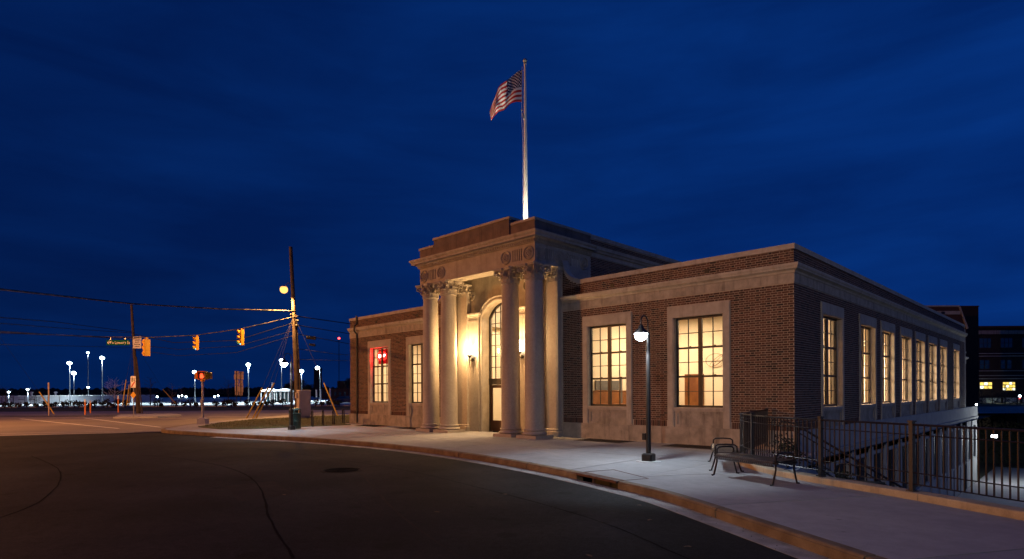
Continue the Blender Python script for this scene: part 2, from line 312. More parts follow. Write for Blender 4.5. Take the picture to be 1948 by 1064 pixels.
def tag(o, label=None, cat=None, group=None, kind=None):
    if label: o['label'] = label
    if cat: o['category'] = cat
    if group: o['group'] = group
    if kind: o['kind'] = kind
    return o
def thing(name, label, cat, loc=(0, 0, 0), rz=0.0, group=None):
    o = D.objects.new(name, None); COL.objects.link(o); o.location = loc; o.rotation_euler = (0, 0, rz); o.empty_display_size = 0.3
    return tag(o, label, cat, group)
def kids(o): return [c for c in D.objects if c.parent == o]
def dup(o, parent=None, loc=None, rz=None, label=None, group=None):
    src = kids(o); c = o.copy(); COL.objects.link(c)
    c.parent = parent if parent else o.parent
    if loc is not None: c.location = loc
    if rz is not None: c.rotation_euler = (0, 0, rz)
    if label: c['label'] = label
    if group: c['group'] = group
    for k in src: dup(k, c)
    return c
def lamp(name, typ, loc, power, col, parent=None, radius=0.1, spot=None, aim=None, blend=0.3, size=None):
    l = D.lights.new(name, typ); l.energy = power; l.color = col
    if typ == 'AREA':
        l.shape = 'RECTANGLE'; l.size, l.size_y = size
    else: l.shadow_soft_size = radius
    if spot: l.spot_size = R_(spot); l.spot_blend = blend
    o = D.objects.new(name, l); COL.objects.link(o); o.location = loc
    if aim is not None:
        o.rotation_euler = (Vector(aim)).to_track_quat('-Z', 'Y').to_euler()
    if parent: o.parent = parent
    return o
def smooth_path(pts, step=0.2):
    """Catmull-Rom through 2D points, resampled"""
    P = [Vector(p) for p in pts]; out = []
    for i in range(len(P) - 1):
        p0 = P[max(i - 1, 0)]; p1 = P[i]; p2 = P[i + 1]; p3 = P[min(i + 2, len(P) - 1)]
        n = max(2, int((p2 - p1).length / step))
        for k in range(n):
            t = k / n
            out.append(0.5 * ((2 * p1) + (p2 - p0) * t + (2 * p0 - 5 * p1 + 4 * p2 - p3) * t * t + (3 * p1 - p0 - 3 * p2 + p3) * t ** 3))
    out.append(P[-1]); return out
def arc_len(path):
    s = [0.0]
    for a, b in zip(path, path[1:]): s.append(s[-1] + (b - a).length)
    return s
def sample(path, s, d):
    d = max(0, min(s[-1], d))
    for i in range(len(s) - 1):
        if s[i + 1] >= d:
            t = (d - s[i]) / max(1e-9, s[i + 1] - s[i]); p = path[i].lerp(path[i + 1], t); q = (path[i + 1] - path[i]).normalized(); return p, q
    return path[-1], (path[-1] - path[-2]).normalized()
def sub_path(path, s, d0, d1):
    out = [sample(path, s, d0)[0]] + [p for p, q in zip(path, s) if d0 + 0.02 < q < d1 - 0.02] + [sample(path, s, d1)[0]]
    return [(p.x, p.y) for p in out]
def clip_convex(poly, cell):
    out = list(poly); n = len(cell)
    for i in range(n):
        a = cell[i]; b = cell[(i + 1) % n]; inp = out; out = []
        if not inp: break
        def side(p): return (b[0] - a[0]) * (p[1] - a[1]) - (b[1] - a[1]) * (p[0] - a[0])
        for k in range(len(inp)):
            p = inp[k]; q = inp[(k + 1) % len(inp)]; sp, sq = side(p), side(q)
            if sp >= 0: out.append(p)
            if sp * sq < 0:
                t = sp / (sp - sq); out.append((p[0] + (q[0] - p[0]) * t, p[1] + (q[1] - p[1]) * t))
    return out
def area2(poly): return sum(poly[i][0] * poly[(i + 1) % len(poly)][1] - poly[(i + 1) % len(poly)][0] * poly[i][1] for i in range(len(poly))) / 2

def sheet(name, poly, z, mat, parent=None, thick=0.0):
    me = D.meshes.new(name); bm = bmesh.new()
    f = bm.faces.new([bm.verts.new((x, y, z)) for x, y in poly]); bmesh.ops.recalc_face_normals(bm, faces=[f]); 
    if f.normal.z < 0: f.normal_flip()
    if thick:
        r = bmesh.ops.extrude_face_region(bm, geom=[f]); vs = [g for g in r['geom'] if isinstance(g, bmesh.types.BMVert)]
        bmesh.ops.translate(bm, vec=(0, 0, thick), verts=vs); bmesh.ops.recalc_face_normals(bm, faces=bm.faces)
    bmesh.ops.triangulate(bm, faces=[f for f in bm.faces if len(f.verts) > 4])
    bm.to_mesh(me); bm.free(); me.materials.append(MAT[mat])
    o = D.objects.new(name, me); COL.objects.link(o)
    if parent: o.parent = parent
    return o
def RW(r, w): p = CAM + RX * r + FW * w; return (p.x, p.y)      # a spot on the highway's own axes: r metres along it, w metres across

# ================================================================== THE GROUND
o = sheet('lower_ground', [(-2500, -2500), (2500, -2500), (2500, 2500), (-2500, 2500)], -4.75, 'soil'); tag(o, kind='structure')
RAILLINE = smooth_path([(-0.02, -3.70), (0.10, -3.98), (0.49, -4.43), (1.36, -5.24), (2.36, -5.80), (3.2, -6.20), (4.07, -6.63), (5.42, -7.39), (9.0, -9.4), (16, -13.3)], 0.12)
hi = [(-2500, -2500), (2500, -2500), (2500, -1400)] + [(p.x, p.y) for p in reversed(RAILLINE)][::4] + [(-0.02, 2500), (-2500, 2500)]
o = sheet('ground', hi, -0.36, 'soil'); tag(o, kind='structure')

KERB = smooth_path([(22, -21.6), (14, -16.7), (8.2, -13.1), (4.48, -10.77), (2.6, -9.62), (0.89, -8.62), (-0.43, -8.10), (-1.75, -7.66), (-3.45, -7.20), (-6.4, -6.62), (-9.85, -6.33), (-13.0, -6.50), (-16.2, -6.98), (-19.2, -7.72), (-22.0, -8.35), (-24.3, -8.80), (-25.8, -8.92), (-26.9, -8.62), (-27.9, -7.98), (-29.6, -6.9), (-32.3, -4.9), (-34.8, -2.2), (-38.2, 2.2), (-41.5, 6.8)], 0.22)
KS = arc_len(KERB)
kin = [(p.x, p.y) for p in KERB]
# foreground driveway: black asphalt
drive = [(60, -45.5), (60, -120), (-70, -120), (-36, -30), (-30.6, -18.0), (-28.6, -13.2), (-27.3, -10.6), (-26.9, -8.5)] + [(x, y) for x, y in kin if x > -26.5][::-1]
o = sheet('driveway', drive, -0.150, 'asphalt'); tag(o, kind='structure')
o = sheet('street', [RW(-75, 14), RW(-10.0, 14), RW(-10, 22), RW(-10, 32), RW(-10, 47), RW(-75, 47.5)], -0.158, 'road'); tag(o, kind='structure')
o = sheet('highway', [RW(-260, 47.52), RW(-75.05, 47.52), RW(-10, 47.02), RW(160, 47.52), RW(160, 66), RW(-260, 66)], -0.165, 'highway'); tag(o, kind='structure')
o = sheet('parking_lot', [RW(-320, 84), RW(60, 84), RW(90, 330), RW(-420, 330)], -0.24, 'lot'); tag(o, kind='structure')
# near kerb lane of concrete along the highway (paler strip)
o = sheet('shoulder', [RW(-40, 40.8), RW(-6, 40.8), RW(30, 41.5), RW(30, 47.0), RW(-9.9, 46.98), RW(-22, 46.98)], -0.154, 'road'); tag(o, kind='structure')
# gutter along the kerb
mb = MB(); mb.sweep([(p.x, p.y) for p in KERB if p.x > -21][::-1], [(0.0, -0.146), (0.34, -0.146), (0.34, -0.2), (0.0, -0.2)])
o = mb.build('gutter', 'gutter'); tag(o, kind='structure')
# painted lines on the street
mk = MB()
def stripe(mb, a, b, w, z):
    a = Vector(a); b = Vector(b); d = (b - a).normalized(); n = Vector((-d.y, d.x)) * w / 2
    mb.add([(*(a + n), z), (*(a - n), z), (*(b - n), z), (*(b + n), z)], [(0, 1, 2, 3)])
def g2(px, py, z=-0.154): p = on_ground(px, py, z); return (p.x, p.y)
stripe(mk, g2(38, 797), g2(226, 815.5), 0.16, -0.153)
stripe(mk, g2(160, 795.5), g2(305, 813), 0.16, -0.153)
stripe(mk, g2(-30, 829.5), g2(255, 822.5), 0.14, -0.1525)
stripe(mk, g2(-30, 825.5), g2(270, 820), 0.10, -0.1522)
o = mk.build('road_markings', 'paint'); tag(o, kind='structure')
mk = MB()
for k in range(-14, 9): stripe(mk, RW(k * 7, 56.6), RW(k * 7 + 3, 56.6), 0.14, -0.160)
stripe(mk, RW(-120, 48.3), RW(40, 48.3), 0.12, -0.1601); stripe(mk, RW(-120, 65.2), RW(40, 65.2), 0.15, -0.1602)
o = mk.build('lane_lines', 'paint'); tag(o, kind='structure')
# grass median and verge
o = sheet('verge', [RW(-260, 66.02), RW(60, 66.02), RW(60, 83.9), RW(-260, 83.9)], -0.13, 'lawn'); tag(o, kind='structure')
o = sheet('median', [RW(-120, 49.9), RW(-31, 49.9), RW(-29.5, 50.4), RW(-31, 50.9), RW(-120, 50.9)], -0.10, 'lawn'); tag(o, kind='structure')
o = sheet('traffic_island', [g2(215, 796.5), g2(300, 795), g2(345, 791.5), g2(330, 789.5), g2(230, 791)], -0.158, 'concrete', thick=0.12); tag(o, kind='structure')

# pavement: slabs over a dark bed
walkpoly = kin + [(-41.5, 12), (-33, 24), (-24.0, 24), (-24.0, 0.06), (-0.72, 0.06), (-0.72, -0.4), (1.0, -0.4), (1.0, -3.6)]
walkpoly = kin + [(-36, 12), (-24.0, 12), (-24.0, 0.05), (-0.02, 0.05), (-0.02, -3.66)] + [(p.x - 0.02, p.y - 0.02) for p in RAILLINE][::3] + [(22, -16.7)]
o = sheet('pavement', walkpoly, -0.03, 'paving_joint'); tag(o, kind='structure'); pavement = o
nslab = 0
inner = []
for i, p in enumerate(KERB):                                    # slabs start behind the kerb stones
    d = (KERB[min(i + 1, len(KERB) - 1)] - KERB[max(i - 1, 0)]).normalized(); n = Vector((d.y, -d.x))
    inner.append((p.x + n.x * 0.17, p.y + n.y * 0.17))
slabpoly = inner + walkpoly[len(kin):]
if area2(slabpoly) < 0: slabpoly = slabpoly[::-1]
# joints run square to the kerb in the near stretch: grid turned with the kerb line there, square to the front further on
def slab_grid(u0, u1, du, v0, v1, dv, org, ang, keep):
    global nslab
    c, s_ = math.cos(ang), math.sin(ang)
    u = u0
    while u < u1 - 1e-6:
        v = v0
        while v < v1 - 1e-6:
            g = 0.016
            cell = [(u + g, v + g), (u + du - g, v + g), (u + du - g, v + dv - g), (u + g, v + dv - g)]
            cell = [(org[0] + a * c - b * s_, org[1] + a * s_ + b * c) for a, b in cell]
            p = clip_convex(slabpoly, cell); p = clip_convex(p, keep) if p else p
            q = []
            for pt in p:
                if not q or (Vector(pt) - Vector(q[-1])).length > 0.02: q.append(pt)
            if len(q) > 2 and (Vector(q[0]) - Vector(q[-1])).length < 0.02: q.pop()
            if len(q) >= 3 and abs(area2(q)) > 0.02:
                ob = sheet('paving_slab', q, -0.028, 'paving', pavement, thick=0.028); nslab += 1
            v += dv
        u += du
split = [(0.3, 30), (-0.9, -30)]
ksl = -0.545
ld = Vector((math.cos(-0.54), math.sin(-0.54))); pn = Vector((0.62, 0.78))
A = [(0.35, 0.06), (-0.05, -3.3), (-0.75, -30), (60, -30), (60, 0.06)]
if area2(A) < 0: A = A[::-1]
B = [(0.35, 0.1), (-60, 0.1), (-60, -30), (-0.76, -30), (-0.06, -3.3)]
# two convex keep-cells
keepA = [(-0.42, -30), (60, -30), (60, 0.1), (-0.42, 0.1)]
keepB = [(-60, -30), (-0.43, -30), (-0.43, 13), (-60, 13)]
slab_grid(-6, 36, 3.05, -14, 8, 11.0, (-0.6, -7.4), -0.545, keepA)
slab_grid(-44, 0.2, 3.02, -12.05, 14, 4.0, (-0.43, 0.05), 0.0, keepB)

# kerb stones, with the storm drain's gap
kerb = thing('kerb', None, None); tag(kerb, kind='structure')
def near_s(pt): return min(range(len(KERB)), key=lambda i: (KERB[i] - Vector(pt)).length)
d0, d1 = sorted((KS[near_s((-0.43, -8.10))], KS[near_s((-1.75, -7.66))]))
prof = [(0.0, 0.004), (0.0, -0.20), (-0.0, -0.20)]
def kerb_stone(a, b):
    pth = sub_path(KERB, KS, a, b)
    P = [(0.0, -0.22), (0.0, -0.035), (-0.022, -0.004), (-0.05, 0.004), (-0.165, 0.004), (-0.165, -0.22)]
    mb = MB(); mb.sweep(pth, [(-o_ if False else o_, z) for o_, z in P]); return mb
cuts = []
s = 0.0
rk = random.Random(5)
while s < KS[-1] - 1:
    e = min(KS[-1], s + rk.uniform(2.0, 3.4)); cuts.append((s, e)); s = e
segs = []
for a, b in cuts:
    for p, q in ((a, min(b, d0)), (max(a, d1), b)):
        if q - p > 0.15: segs.append((p + 0.013, q - 0.013))
KSIDE = -1
for a, b in segs:
    pth = sub_path(KERB, KS, a, b)
    P = [(0.0, -0.22), (0.0, -0.04), (0.022, -0.006), (0.05, 0.004), (0.165, 0.004), (0.165, -0.22)]
    ks_ = MB().sweep(pth, P).build('kerb_stone', 'kerb', kerb); ks_.location = (rk.uniform(-.004, .004), rk.uniform(-.004, .004), rk.uniform(-.006, .003))
# storm drain
pd0, td0 = sample(KERB, KS, d0); pd1, td1 = sample(KERB, KS, d1)
drain = thing('storm_drain', 'rusty storm drain inlet set in the kerb below the near lamp post', 'storm drain', (0, 0, 0))
pth = sub_path(KERB, KS, d0 + 0.005, d1 - 0.005)
MB().sweep(pth, [(-0.03, -0.045), (-0.03, 0.002), (0.165, 0.006), (0.165, -0.045)]).build('hood', 'rust', drain)
MB().sweep(pth, [(0.34, -0.05), (0.34, -0.75), (0.36, -0.75), (0.36, -0.05)]).build('back_wall', 'black', drain)
pm_, tm_ = sample(KERB, KS, (d0 + d1) / 2 + 0.15); nn = Vector((tm_.y, -tm_.x))
MB().tube([(pm_.x + nn.x * 0.04, pm_.y + nn.y * 0.04, -0.24), (pm_.x + nn.x * 0.04, pm_.y + nn.y * 0.04, -0.06)], 0.03, 8).build('bar', 'rust', drain)
cov = [(pd0.x + nn.x * 0.19, pd0.y + nn.y * 0.19), (pd1.x + nn.x * 0.19, pd1.y + nn.y * 0.19), (pd1.x + nn.x * 0.95 + tm_.x * 0, pd1.y + nn.y * 0.95), (pd0.x + nn.x * 0.75, pd0.y + nn.y * 0.75)]
fr = MB()
for i in range(4):
    a, b = Vector(cov[i]), Vector(cov[(i + 1) % 4]); d = (b - a).normalized(); n2 = Vector((-d.y, d.x)) * 0.012
    fr.prism([tuple(a - n2), tuple(b - n2), tuple(b + n2), tuple(a + n2)], -0.01, 0.004 + i * 0.0003)
fr.build('access_cover', 'rust', drain)

# lawn corner with grass blades
lawn = [(-26.7, -7.05), (-23.9, -7.0), (-22.9, -5.9), (-22.7, -4.4), (-22.55, -2.5), (-22.3, -0.9), (-24.3, -0.3), (-24.3, 11.7), (-35.2, 11.7), (-34.6, 3.6), (-33.2, -1.6), (-30.4, -4.6)]
o = sheet('lawn', lawn, 0.004, 'lawn', thick=0.025); tag(o, kind='structure')
rg = random.Random(3); mb = MB()
def inside(p, poly):
    c = False
    for i in range(len(poly)):
        a, b = poly[i], poly[i - 1]
        if (a[1] > p[1]) != (b[1] > p[1]) and p[0] < (b[0] - a[0]) * (p[1] - a[1]) / (b[1] - a[1]) + a[0]: c = not c
    return c
cnt = 0
while cnt < 9000:
    p = (rg.uniform(-35, -22.2), rg.uniform(-7.1, 8))
    if not inside(p, lawn): continue
    cnt += 1; h = rg.uniform(0.03, 0.085); a = rg.uniform(0, PI); w = rg.uniform(0.006, 0.014); lx, ly = rg.uniform(-.03, .03), rg.uniform(-.03, .03)
    mb.add([(p[0] - w * math.cos(a), p[1] - w * math.sin(a), 0.028), (p[0] + w * math.cos(a), p[1] + w * math.sin(a), 0.028), (p[0] + lx, p[1] + ly, 0.028 + h)], [(0, 1, 2)])
o = mb.build('grass', 'blade'); tag(o, 'short olive grass on the corner lawn', 'grass', kind='stuff')

# tar seams, an old patch and grit on the asphalt
def seam(pts, w, label_mat, name):
    P = smooth_path([Vector((q.x, q.y)) for q in (on_ground(x, y, -0.147) for x, y in pts)], 0.3); rs = random.Random(len(pts) * 7 + int(pts[0][0])); vs_, fs_ = [], []
    for i, p in enumerate(P):
        d = (P[min(i + 1, len(P) - 1)] - P[max(i - 1, 0)]).normalized(); n = Vector((-d.y, d.x)) * w * rs.uniform(0.6, 1.3); j = Vector((rs.uniform(-.01, .01), rs.uniform(-.01, .01)))
        vs_ += [(*(p + n + j), -0.1465), (*(p - n + j), -0.1465)]
        if i: k = 2 * i; fs_.append((k - 2, k - 1, k + 1, k))
    mb = MB(); mb.add(vs_, fs_); o = mb.build(name, label_mat); tag(o, kind='structure'); return o
seam([(560, 1062), (512, 985), (498, 935), (470, 905), (410, 884), (300, 868), (120, 862)], 0.018, 'tar', 'asphalt_seam')
seam([(0, 985), (75, 955), (112, 918), (108, 890), (60, 868)], 0.016, 'tar', 'asphalt_seam')
seam([(1310, 1064), (1120, 985), (900, 925), (760, 893), (600, 868), (470, 852)], 0.012, 'tar', 'asphalt_seam')
seam([(880, 1064), (800, 1010), (740, 960), (690, 905), (650, 880)], 0.02, 'asphalt_old', 'asphalt_seam')
pp = [on_ground(x, y, -0.148) for x, y in ((430, 925), (520, 915), (560, 940), (455, 955))]
o = sheet('asphalt_patch', [(p.x, p.y) for p in pp], -0.1475, 'asphalt_old'); tag(o, kind='structure')
rq = random.Random(77); mb = MB()
for _ in range(900):
    if rq.random() < 0.6:
        i = rq.randrange(len(KERB) - 1); p = KERB[i]; d = (KERB[i + 1] - p).normalized(); n = Vector((-d.y, d.x)); q = p + n * abs(rq.gauss(0, 0.28)) + d * rq.random() * 0.2
        if q.x < -24: continue
    else: g_ = on_ground(rq.uniform(100, 1500), rq.uniform(860, 1062), -0.15); q = Vector((g_.x, g_.y))
    r_ = rq.uniform(0.004, 0.012); a_ = rq.uniform(0, PI)
    mb.add([(q.x + r_ * math.cos(a_ + t), q.y + r_ * math.sin(a_ + t), -0.146) for t in (0, 2.1, 4.2)] + [(q.x, q.y, -0.146 + r_)], [(0, 1, 3), (1, 2, 3), (2, 0, 3)])
o = mb.build('grit', 'grit'); tag(o, 'scattered pale grit on the driveway and in the gutter', 'grit', kind='stuff')
ll = [(1308, 1041), (1236, 990), (1215, 962), (960, 941), (830, 975), (540, 942), (1120, 1058)]
lw_ = ['dead leaf lying on the driveway at the lower right edge', 'dead leaf on the driveway, middle of the three near the gutter', 'dead leaf on the driveway closest to the storm drain', 'dead leaf on the driveway below the portico', 'dead leaf alone in the middle of the driveway', 'dead leaf on the driveway beside the tar seam', 'dead leaf at the bottom edge of the driveway']
for (x_, y_), lb in zip(ll, lw_):
    g_ = on_ground(x_, y_, -0.148); mb = MB(); mb.loft([[(0.05, -0.004, 0.004), (0.05, 0.004, 0.004)], [(0.02, -0.025, 0.010), (0.02, 0.025, 0.014)], [(-0.03, -0.02, 0.012), (-0.03, 0.02, 0.006)], [(-0.055, -0.003, 0.004), (-0.055, 0.003, 0.004)]], closed=False)
    ob = mb.build('dead_leaf', 'dead_leaf'); ob.location = (g_.x, g_.y, -0.148); ob.rotation_euler = (0, 0, rq.uniform(0, 6)); tag(ob, lb, 'leaf', 'dead leaves on the driveway')

# manhole cover in the driveway
c = on_ground(650, 895, -0.15)
mh = thing('manhole_cover', 'round iron manhole cover flush in the dark driveway', 'manhole', (c.x, c.y, -0.15))
MB().lathe([(0.50, -0.02), (0.50, 0.006), (0.44, 0.010), (0.43, -0.002), (0.40, -0.002)], 32).build('ring', 'asphalt_old', mh)
mb = MB(); mb.lathe([(0.395, -0.02), (0.395, 0.007)], 32)
for k in range(3): mb.lathe([(0.10 + k * 0.11, 0.006), (0.10 + k * 0.11, 0.013), (0.14 + k * 0.11, 0.013), (0.14 + k * 0.11, 0.006)], 28)
mb.build('lid', 'tar', mh)

# ================================================================== THE STATION
ST = thing('station_building', 'one storey brick station with limestone columned portico and tall lit windows', 'building', (0, 0, 0))
XL, XR, XM = -23.86, 0.0, -11.93
Z_PL, Z_FR, Z_CR, Z_BR, Z_TOP = 0.55, 4.77, 5.31, 5.72, 5.87
FRONT = [(-23.86, -15.44), (-8.42, 0.0)]
WIN_F = [-20.94, -17.45, -6.41, -2.92]
WIN_S = [3.40, 7.54, 10.52, 13.74, 16.72, 19.72, 22.73, 26.94]
YEND = 30.3
def holes_for(cs, w=1.065): return [(c - w, c + w, Z_PL, 4.46) for c in cs]
def panels(u0, u1, z0, z1, holes):
    out = []; hs = sorted(h for h in holes if h[1] > u0 and h[0] < u1); u = u0
    for h in hs:
        if h[0] > u + 1e-6: out.append((u, h[0], z0, z1))
        if h[2] > z0 + 1e-6: out.append((h[0], h[1], z0, h[2]))
        if h[3] < z1 - 1e-6: out.append((h[0], h[1], h[3], z1))
        u = h[1]
    if u < u1 - 1e-6: out.append((u, u1, z0, z1))
    return out
BR_ALL = []            # (depth key, frame, ua, ub, za, zb)
CH, JT = 0.0677, 0.0125
def lay(frame, u0, u1, z0, z1, holes, flip=0):
    z = z0 + JT / 2; row = 0; rr = random.Random(int(abs(u0 * 13 + z0 * 7)) + 1)
    SL, HL = 0.198, 0.094
    while z + CH - JT < z1 + 0.004:
        zt = min(z + CH - JT, z1 - 0.001); u = u0 + JT / 2 - ((row % 2) * (SL / 2 + HL / 2 + JT) + flip); k = 0
        while u < u1:
            l = SL if (k % 2 == 0) else HL
            spans = [(max(u, u0 + 0.002), min(u + l, u1 - 0.002))]
            for h in holes:
                if h[2] < zt and h[3] > z:
                    ns = []
                    for a, b in spans:
                        if h[1] <= a or h[0] >= b: ns.append((a, b))
                        else:
                            if h[0] - JT - a > 0.03: ns.append((a, h[0] - JT))
                            if b - h[1] - JT > 0.03: ns.append((h[1] + JT, b))
                    spans = ns
            for a, b in spans:
                if b - a > 0.03: BR_ALL.append((frame, a, b, z, zt))
            u += l + JT; k += 1
        z += CH; row += 1
def soldiers(frame, u0, u1, z0, z1, holes):
    u = u0 + 0.004
    while u + 0.057 < u1:
        if not any(h[0] < u + 0.06 and h[1] > u - 0.004 for h in holes): BR_ALL.append((frame, u, u + 0.057, z0 + 0.006, z1 - 0.006))
        u += 0.0667
def to3(frame, u, out, z):
    k, off = frame
    return (u, off - out, z) if k == 'F' else (off + out, u, z)
FR = ('F', 0.0); SD = ('S', 0.0); UPS = ('S', -8.49)

# walls (mortar core), in thickness, with openings for the windows
def wall(frame, u0, u1, z0, z1, holes, parent=ST, name='wall', mat='mortar', t=0.34):
    mb = MB()
    for a, b, c, d in panels(u0, u1, z0, z1, holes):
        p = to3(frame, a, 0.0, c); q = to3(frame, b, -t, d); mb.box(p[0], q[0], p[1], q[1], p[2], q[2])
    return mb.build(name, mat, parent)
WALLS = {}
HF = holes_for(WIN_F); HS = holes_for(WIN_S, 1.14)
WALLS['R'] = wall(FR, -8.42, 0.0, -0.3, 5.60, HF)
WALLS['L'] = wall(FR, -23.86, -15.44, -0.3, 5.60, HF)
WALLS['S'] = wall(SD, 0.342, YEND, -0.6, 5.60, HS)
WALLS['PR'] = WALLS['R']
MB().box(-23.86, -23.52, 0.342, YEND, -0.3, 5.60).build('wall', 'mortar', ST)
MB().box(-23.86, 0, YEND + 0.002, YEND + 0.35, -5, 5.60).build('wall', 'mortar', ST)
lay(FR, -8.42, 0.0, Z_PL + 0.205, Z_FR, HF); soldiers(FR, -8.42, 0.0, Z_PL, Z_PL + 0.205, HF)
lay(FR, -23.86, -15.44, Z_PL + 0.205, Z_FR, HF); soldiers(FR, -23.86, -15.44, Z_PL, Z_PL + 0.205, HF)
lay(SD, 0.0, YEND, Z_PL + 0.205, Z_FR, HS, 0.1); soldiers(SD, 0.0, YEND, Z_PL, Z_PL + 0.205, HS)
lay(FR, -7.42, 0.0, Z_CR, Z_BR, []); lay(FR, -23.86, -16.44, Z_CR, Z_BR, []); lay(SD, 0.0, YEND, Z_CR, Z_BR, [], 0.1)
# ramped brickwork where the parapet sweeps up to the upper block
def ramp_z(x):                                    # top of brick near the portico
    t = max(0.0, min(1.0, (-7.42 - x) / 1.0)); return Z_BR + 0.86 * (1 - math.sqrt(max(0, 1 - t * t)))
for row in range(26):
    z = Z_CR + JT / 2 + row * CH
    for sgn, base in ((1, 0), (-1, -23.86)):
        xs = [x for x in [-8.42 + i * 0.02 for i in range(51)] if ramp_z(x) >= z + CH - JT]
        if not xs: continue
        a, b = min(xs), max(xs)
        u = a + (0.1 if row % 2 else 0.0) - 0.1; k = row
        while u < b:
            l = 0.198 if k % 2 == 0 else 0.094
            p, q = max(u, a), min(u + l, b)
            if q - p > 0.03:
                BR_ALL.append((FR, p, q, z, z + CH - JT) if sgn == 1 else (FR, -23.86 - q, -23.86 - p, z, z + CH - JT))
            u += l + JT; k += 1
# upper block brick, behind the portico
lay(UPS, 1.84, 26.0, 6.0, 7.16, [], 0.03); lay(UPS, 1.84, 26.0, 7.66, 7.90, [], 0.03)
for sgn in (1, -1):
    mb = MB(); X = (lambda x: x) if sgn == 1 else (lambda x: -23.86 - x)
    poly = [(X(-8.42), 5.2), (X(-7.42), 5.2)] + [(X(-7.42 - i * 0.1), ramp_z(-7.42 - i * 0.1) + 0.001) for i in range(11)]
    mb.prism_y(poly, 0.0, 0.30); mb.build('parapet_ramp', 'mortar', ST)
    mb = MB(); up = [(X(-7.42 - i * 0.1), ramp_z(-7.42 - i * 0.1)) for i in range(11)]
    top = [(x, z + 0.15) for x, z in up]
    mb.prism_y(up + top[::-1], -0.035, 0.32); mb.build('ramp_coping', 'stone', ST)

def bcenter(b):
    fr, a, c, z, zt = b; return Vector(to3(fr, (a + c) / 2, 0.01, (z + zt) / 2))
def bsize(b):
    fr, a, c, z, zt = b
    p, q = Vector(to3(fr, a, 0.01, z)) - CAM, Vector(to3(fr, c, 0.01, z)) - CAM
    return abs(p.dot(RX) / p.dot(FW) - q.dot(RX) / q.dot(FW)) * (zt - z) / p.dot(FW)
order = sorted(range(len(BR_ALL)), key=lambda i: -bsize(BR_ALL[i]) if BR_ALL[i][0] != UPS else 0)
single = set(order[:300]); rb = random.Random(2)
cache = {}
big = MB(); big.tone = []
for i, b in enumerate(BR_ALL):
    fr, ua, ub, za, zb = b; out = 0.0048 + rb.uniform(-0.0012, 0.0016); jz = rb.uniform(-0.0012, 0.0012)
    if i in single:
        key = (fr[0], round(ub - ua, 3), round(zb - za, 3))
        if key not in cache:
            l, h = ub - ua, zb - za; mb = MB(); p = to3((fr[0], 0), -l / 2, 0.0055, 0); q = to3((fr[0], 0), l / 2, 0.0, 0)
            mb.box(p[0], q[0], p[1], q[1], -h / 2, h / 2); o_ = mb.build('brick', 'brick_one', WALLS['R']); cache[key] = o_.data; D.objects.remove(o_)
        link('brick', cache[key], WALLS['R'] if fr == FR else WALLS['S'], to3(fr, (ua + ub) / 2, rb.uniform(-0.0012, 0.0010), (za + zb) / 2 + jz))
    else:
        n = len(big.v)
        for u, o_, z in ((ua, 0, za), (ub, 0, za), (ub, 0, zb), (ua, 0, zb), (ua, out, za), (ub, out, za), (ub, out, zb), (ua, out, zb)): big.v.append(to3(fr, u, o_, z + jz))
        F4 = [(4, 5, 6, 7), (0, 1, 5, 4), (1, 2, 6, 5), (2, 3, 7, 6), (3, 0, 4, 7)]
        if fr[0] == 'S': pass
        big.f += [tuple(n + k for k in f) for f in F4]; big.tone += [rb.random()] * 5
o = big.build('brickwork', 'brick', ST); o['kind'] = 'stuff'

# plinth blocks
def blocks(name, frame, u0, u1, step, z0, z1, out, back, parent, mat, rr, b=0.006):
    u = u0
    while u < u1 - 0.05:
        e = u1 if u1 - u < step * 1.4 else u + step * rr.uniform(0.9, 1.1)
        p = to3(frame, u + 0.003, out, z0); q = to3(frame, e - 0.003, back, z1)
        MB().box(p[0], q[0], p[1], q[1], p[2], q[2]).build(name, mat, parent); u = e
rr = random.Random(8)
core = MB(); core.box(-8.42, 0.02, -0.02, 0.01, -0.2, 0.54); core.box(-23.88, -15.44, -0.02, 0.01, -0.2, 0.54)
plinth = core.build('plinth', 'mortar', ST)
blocks('plinth_block', FR, -8.42, 0.05, 1.3, -0.2, Z_PL, 0.045, -0.01, plinth, 'stone_dirty', rr)
blocks('plinth_block', FR, -23.91, -15.44, 1.3, -0.2, Z_PL, 0.045, -0.01, plinth, 'stone_dirty', rr)
# side: the plinth rides on the basement's concrete wall
blocks('plinth_block', SD, -0.04, 35.6, 2.4, -0.14, Z_PL, 0.046, -0.01, plinth, 'concrete', rr)

# frieze and cornice of the wings, mitred round the corner
CP = [(0.0, 5.04), (0.03, 5.05), (0.05, 5.10), (0.10, 5.13), (0.14, 5.15), (0.145, 5.20), (0.16, 5.205), (0.175, 5.25), (0.175, 5.30), (0.0, 5.325), (-0.1, 5.325), (-0.1, 5.04)]
cor = MB(); cor.sweep([(-8.42, 0.0), (0.0, 0.0), (0.0, YEND)], CP); cor.sweep([(-24.0, 8), (-23.86, 0.0), (-15.44, 0.0)][1:], CP)
cor.sweep([(-23.86, 6.0), (-23.86, 0.0)], CP)
cornice = cor.build('cornice', 'stone', ST)
blocks('frieze_block', FR, -8.42, 0.02, 1.45, Z_FR, 5.038, 0.022, -0.01, cornice, 'stone_dirty', rr)
blocks('frieze_block', FR, -23.88, -15.44, 1.45, Z_FR, 5.038, 0.022, -0.01, cornice, 'stone_dirty', rr)
blocks('frieze_block', SD, -0.018, YEND, 1.45, Z_FR, 5.038, 0.0225, -0.01, cornice, 'stone_dirty', rr)
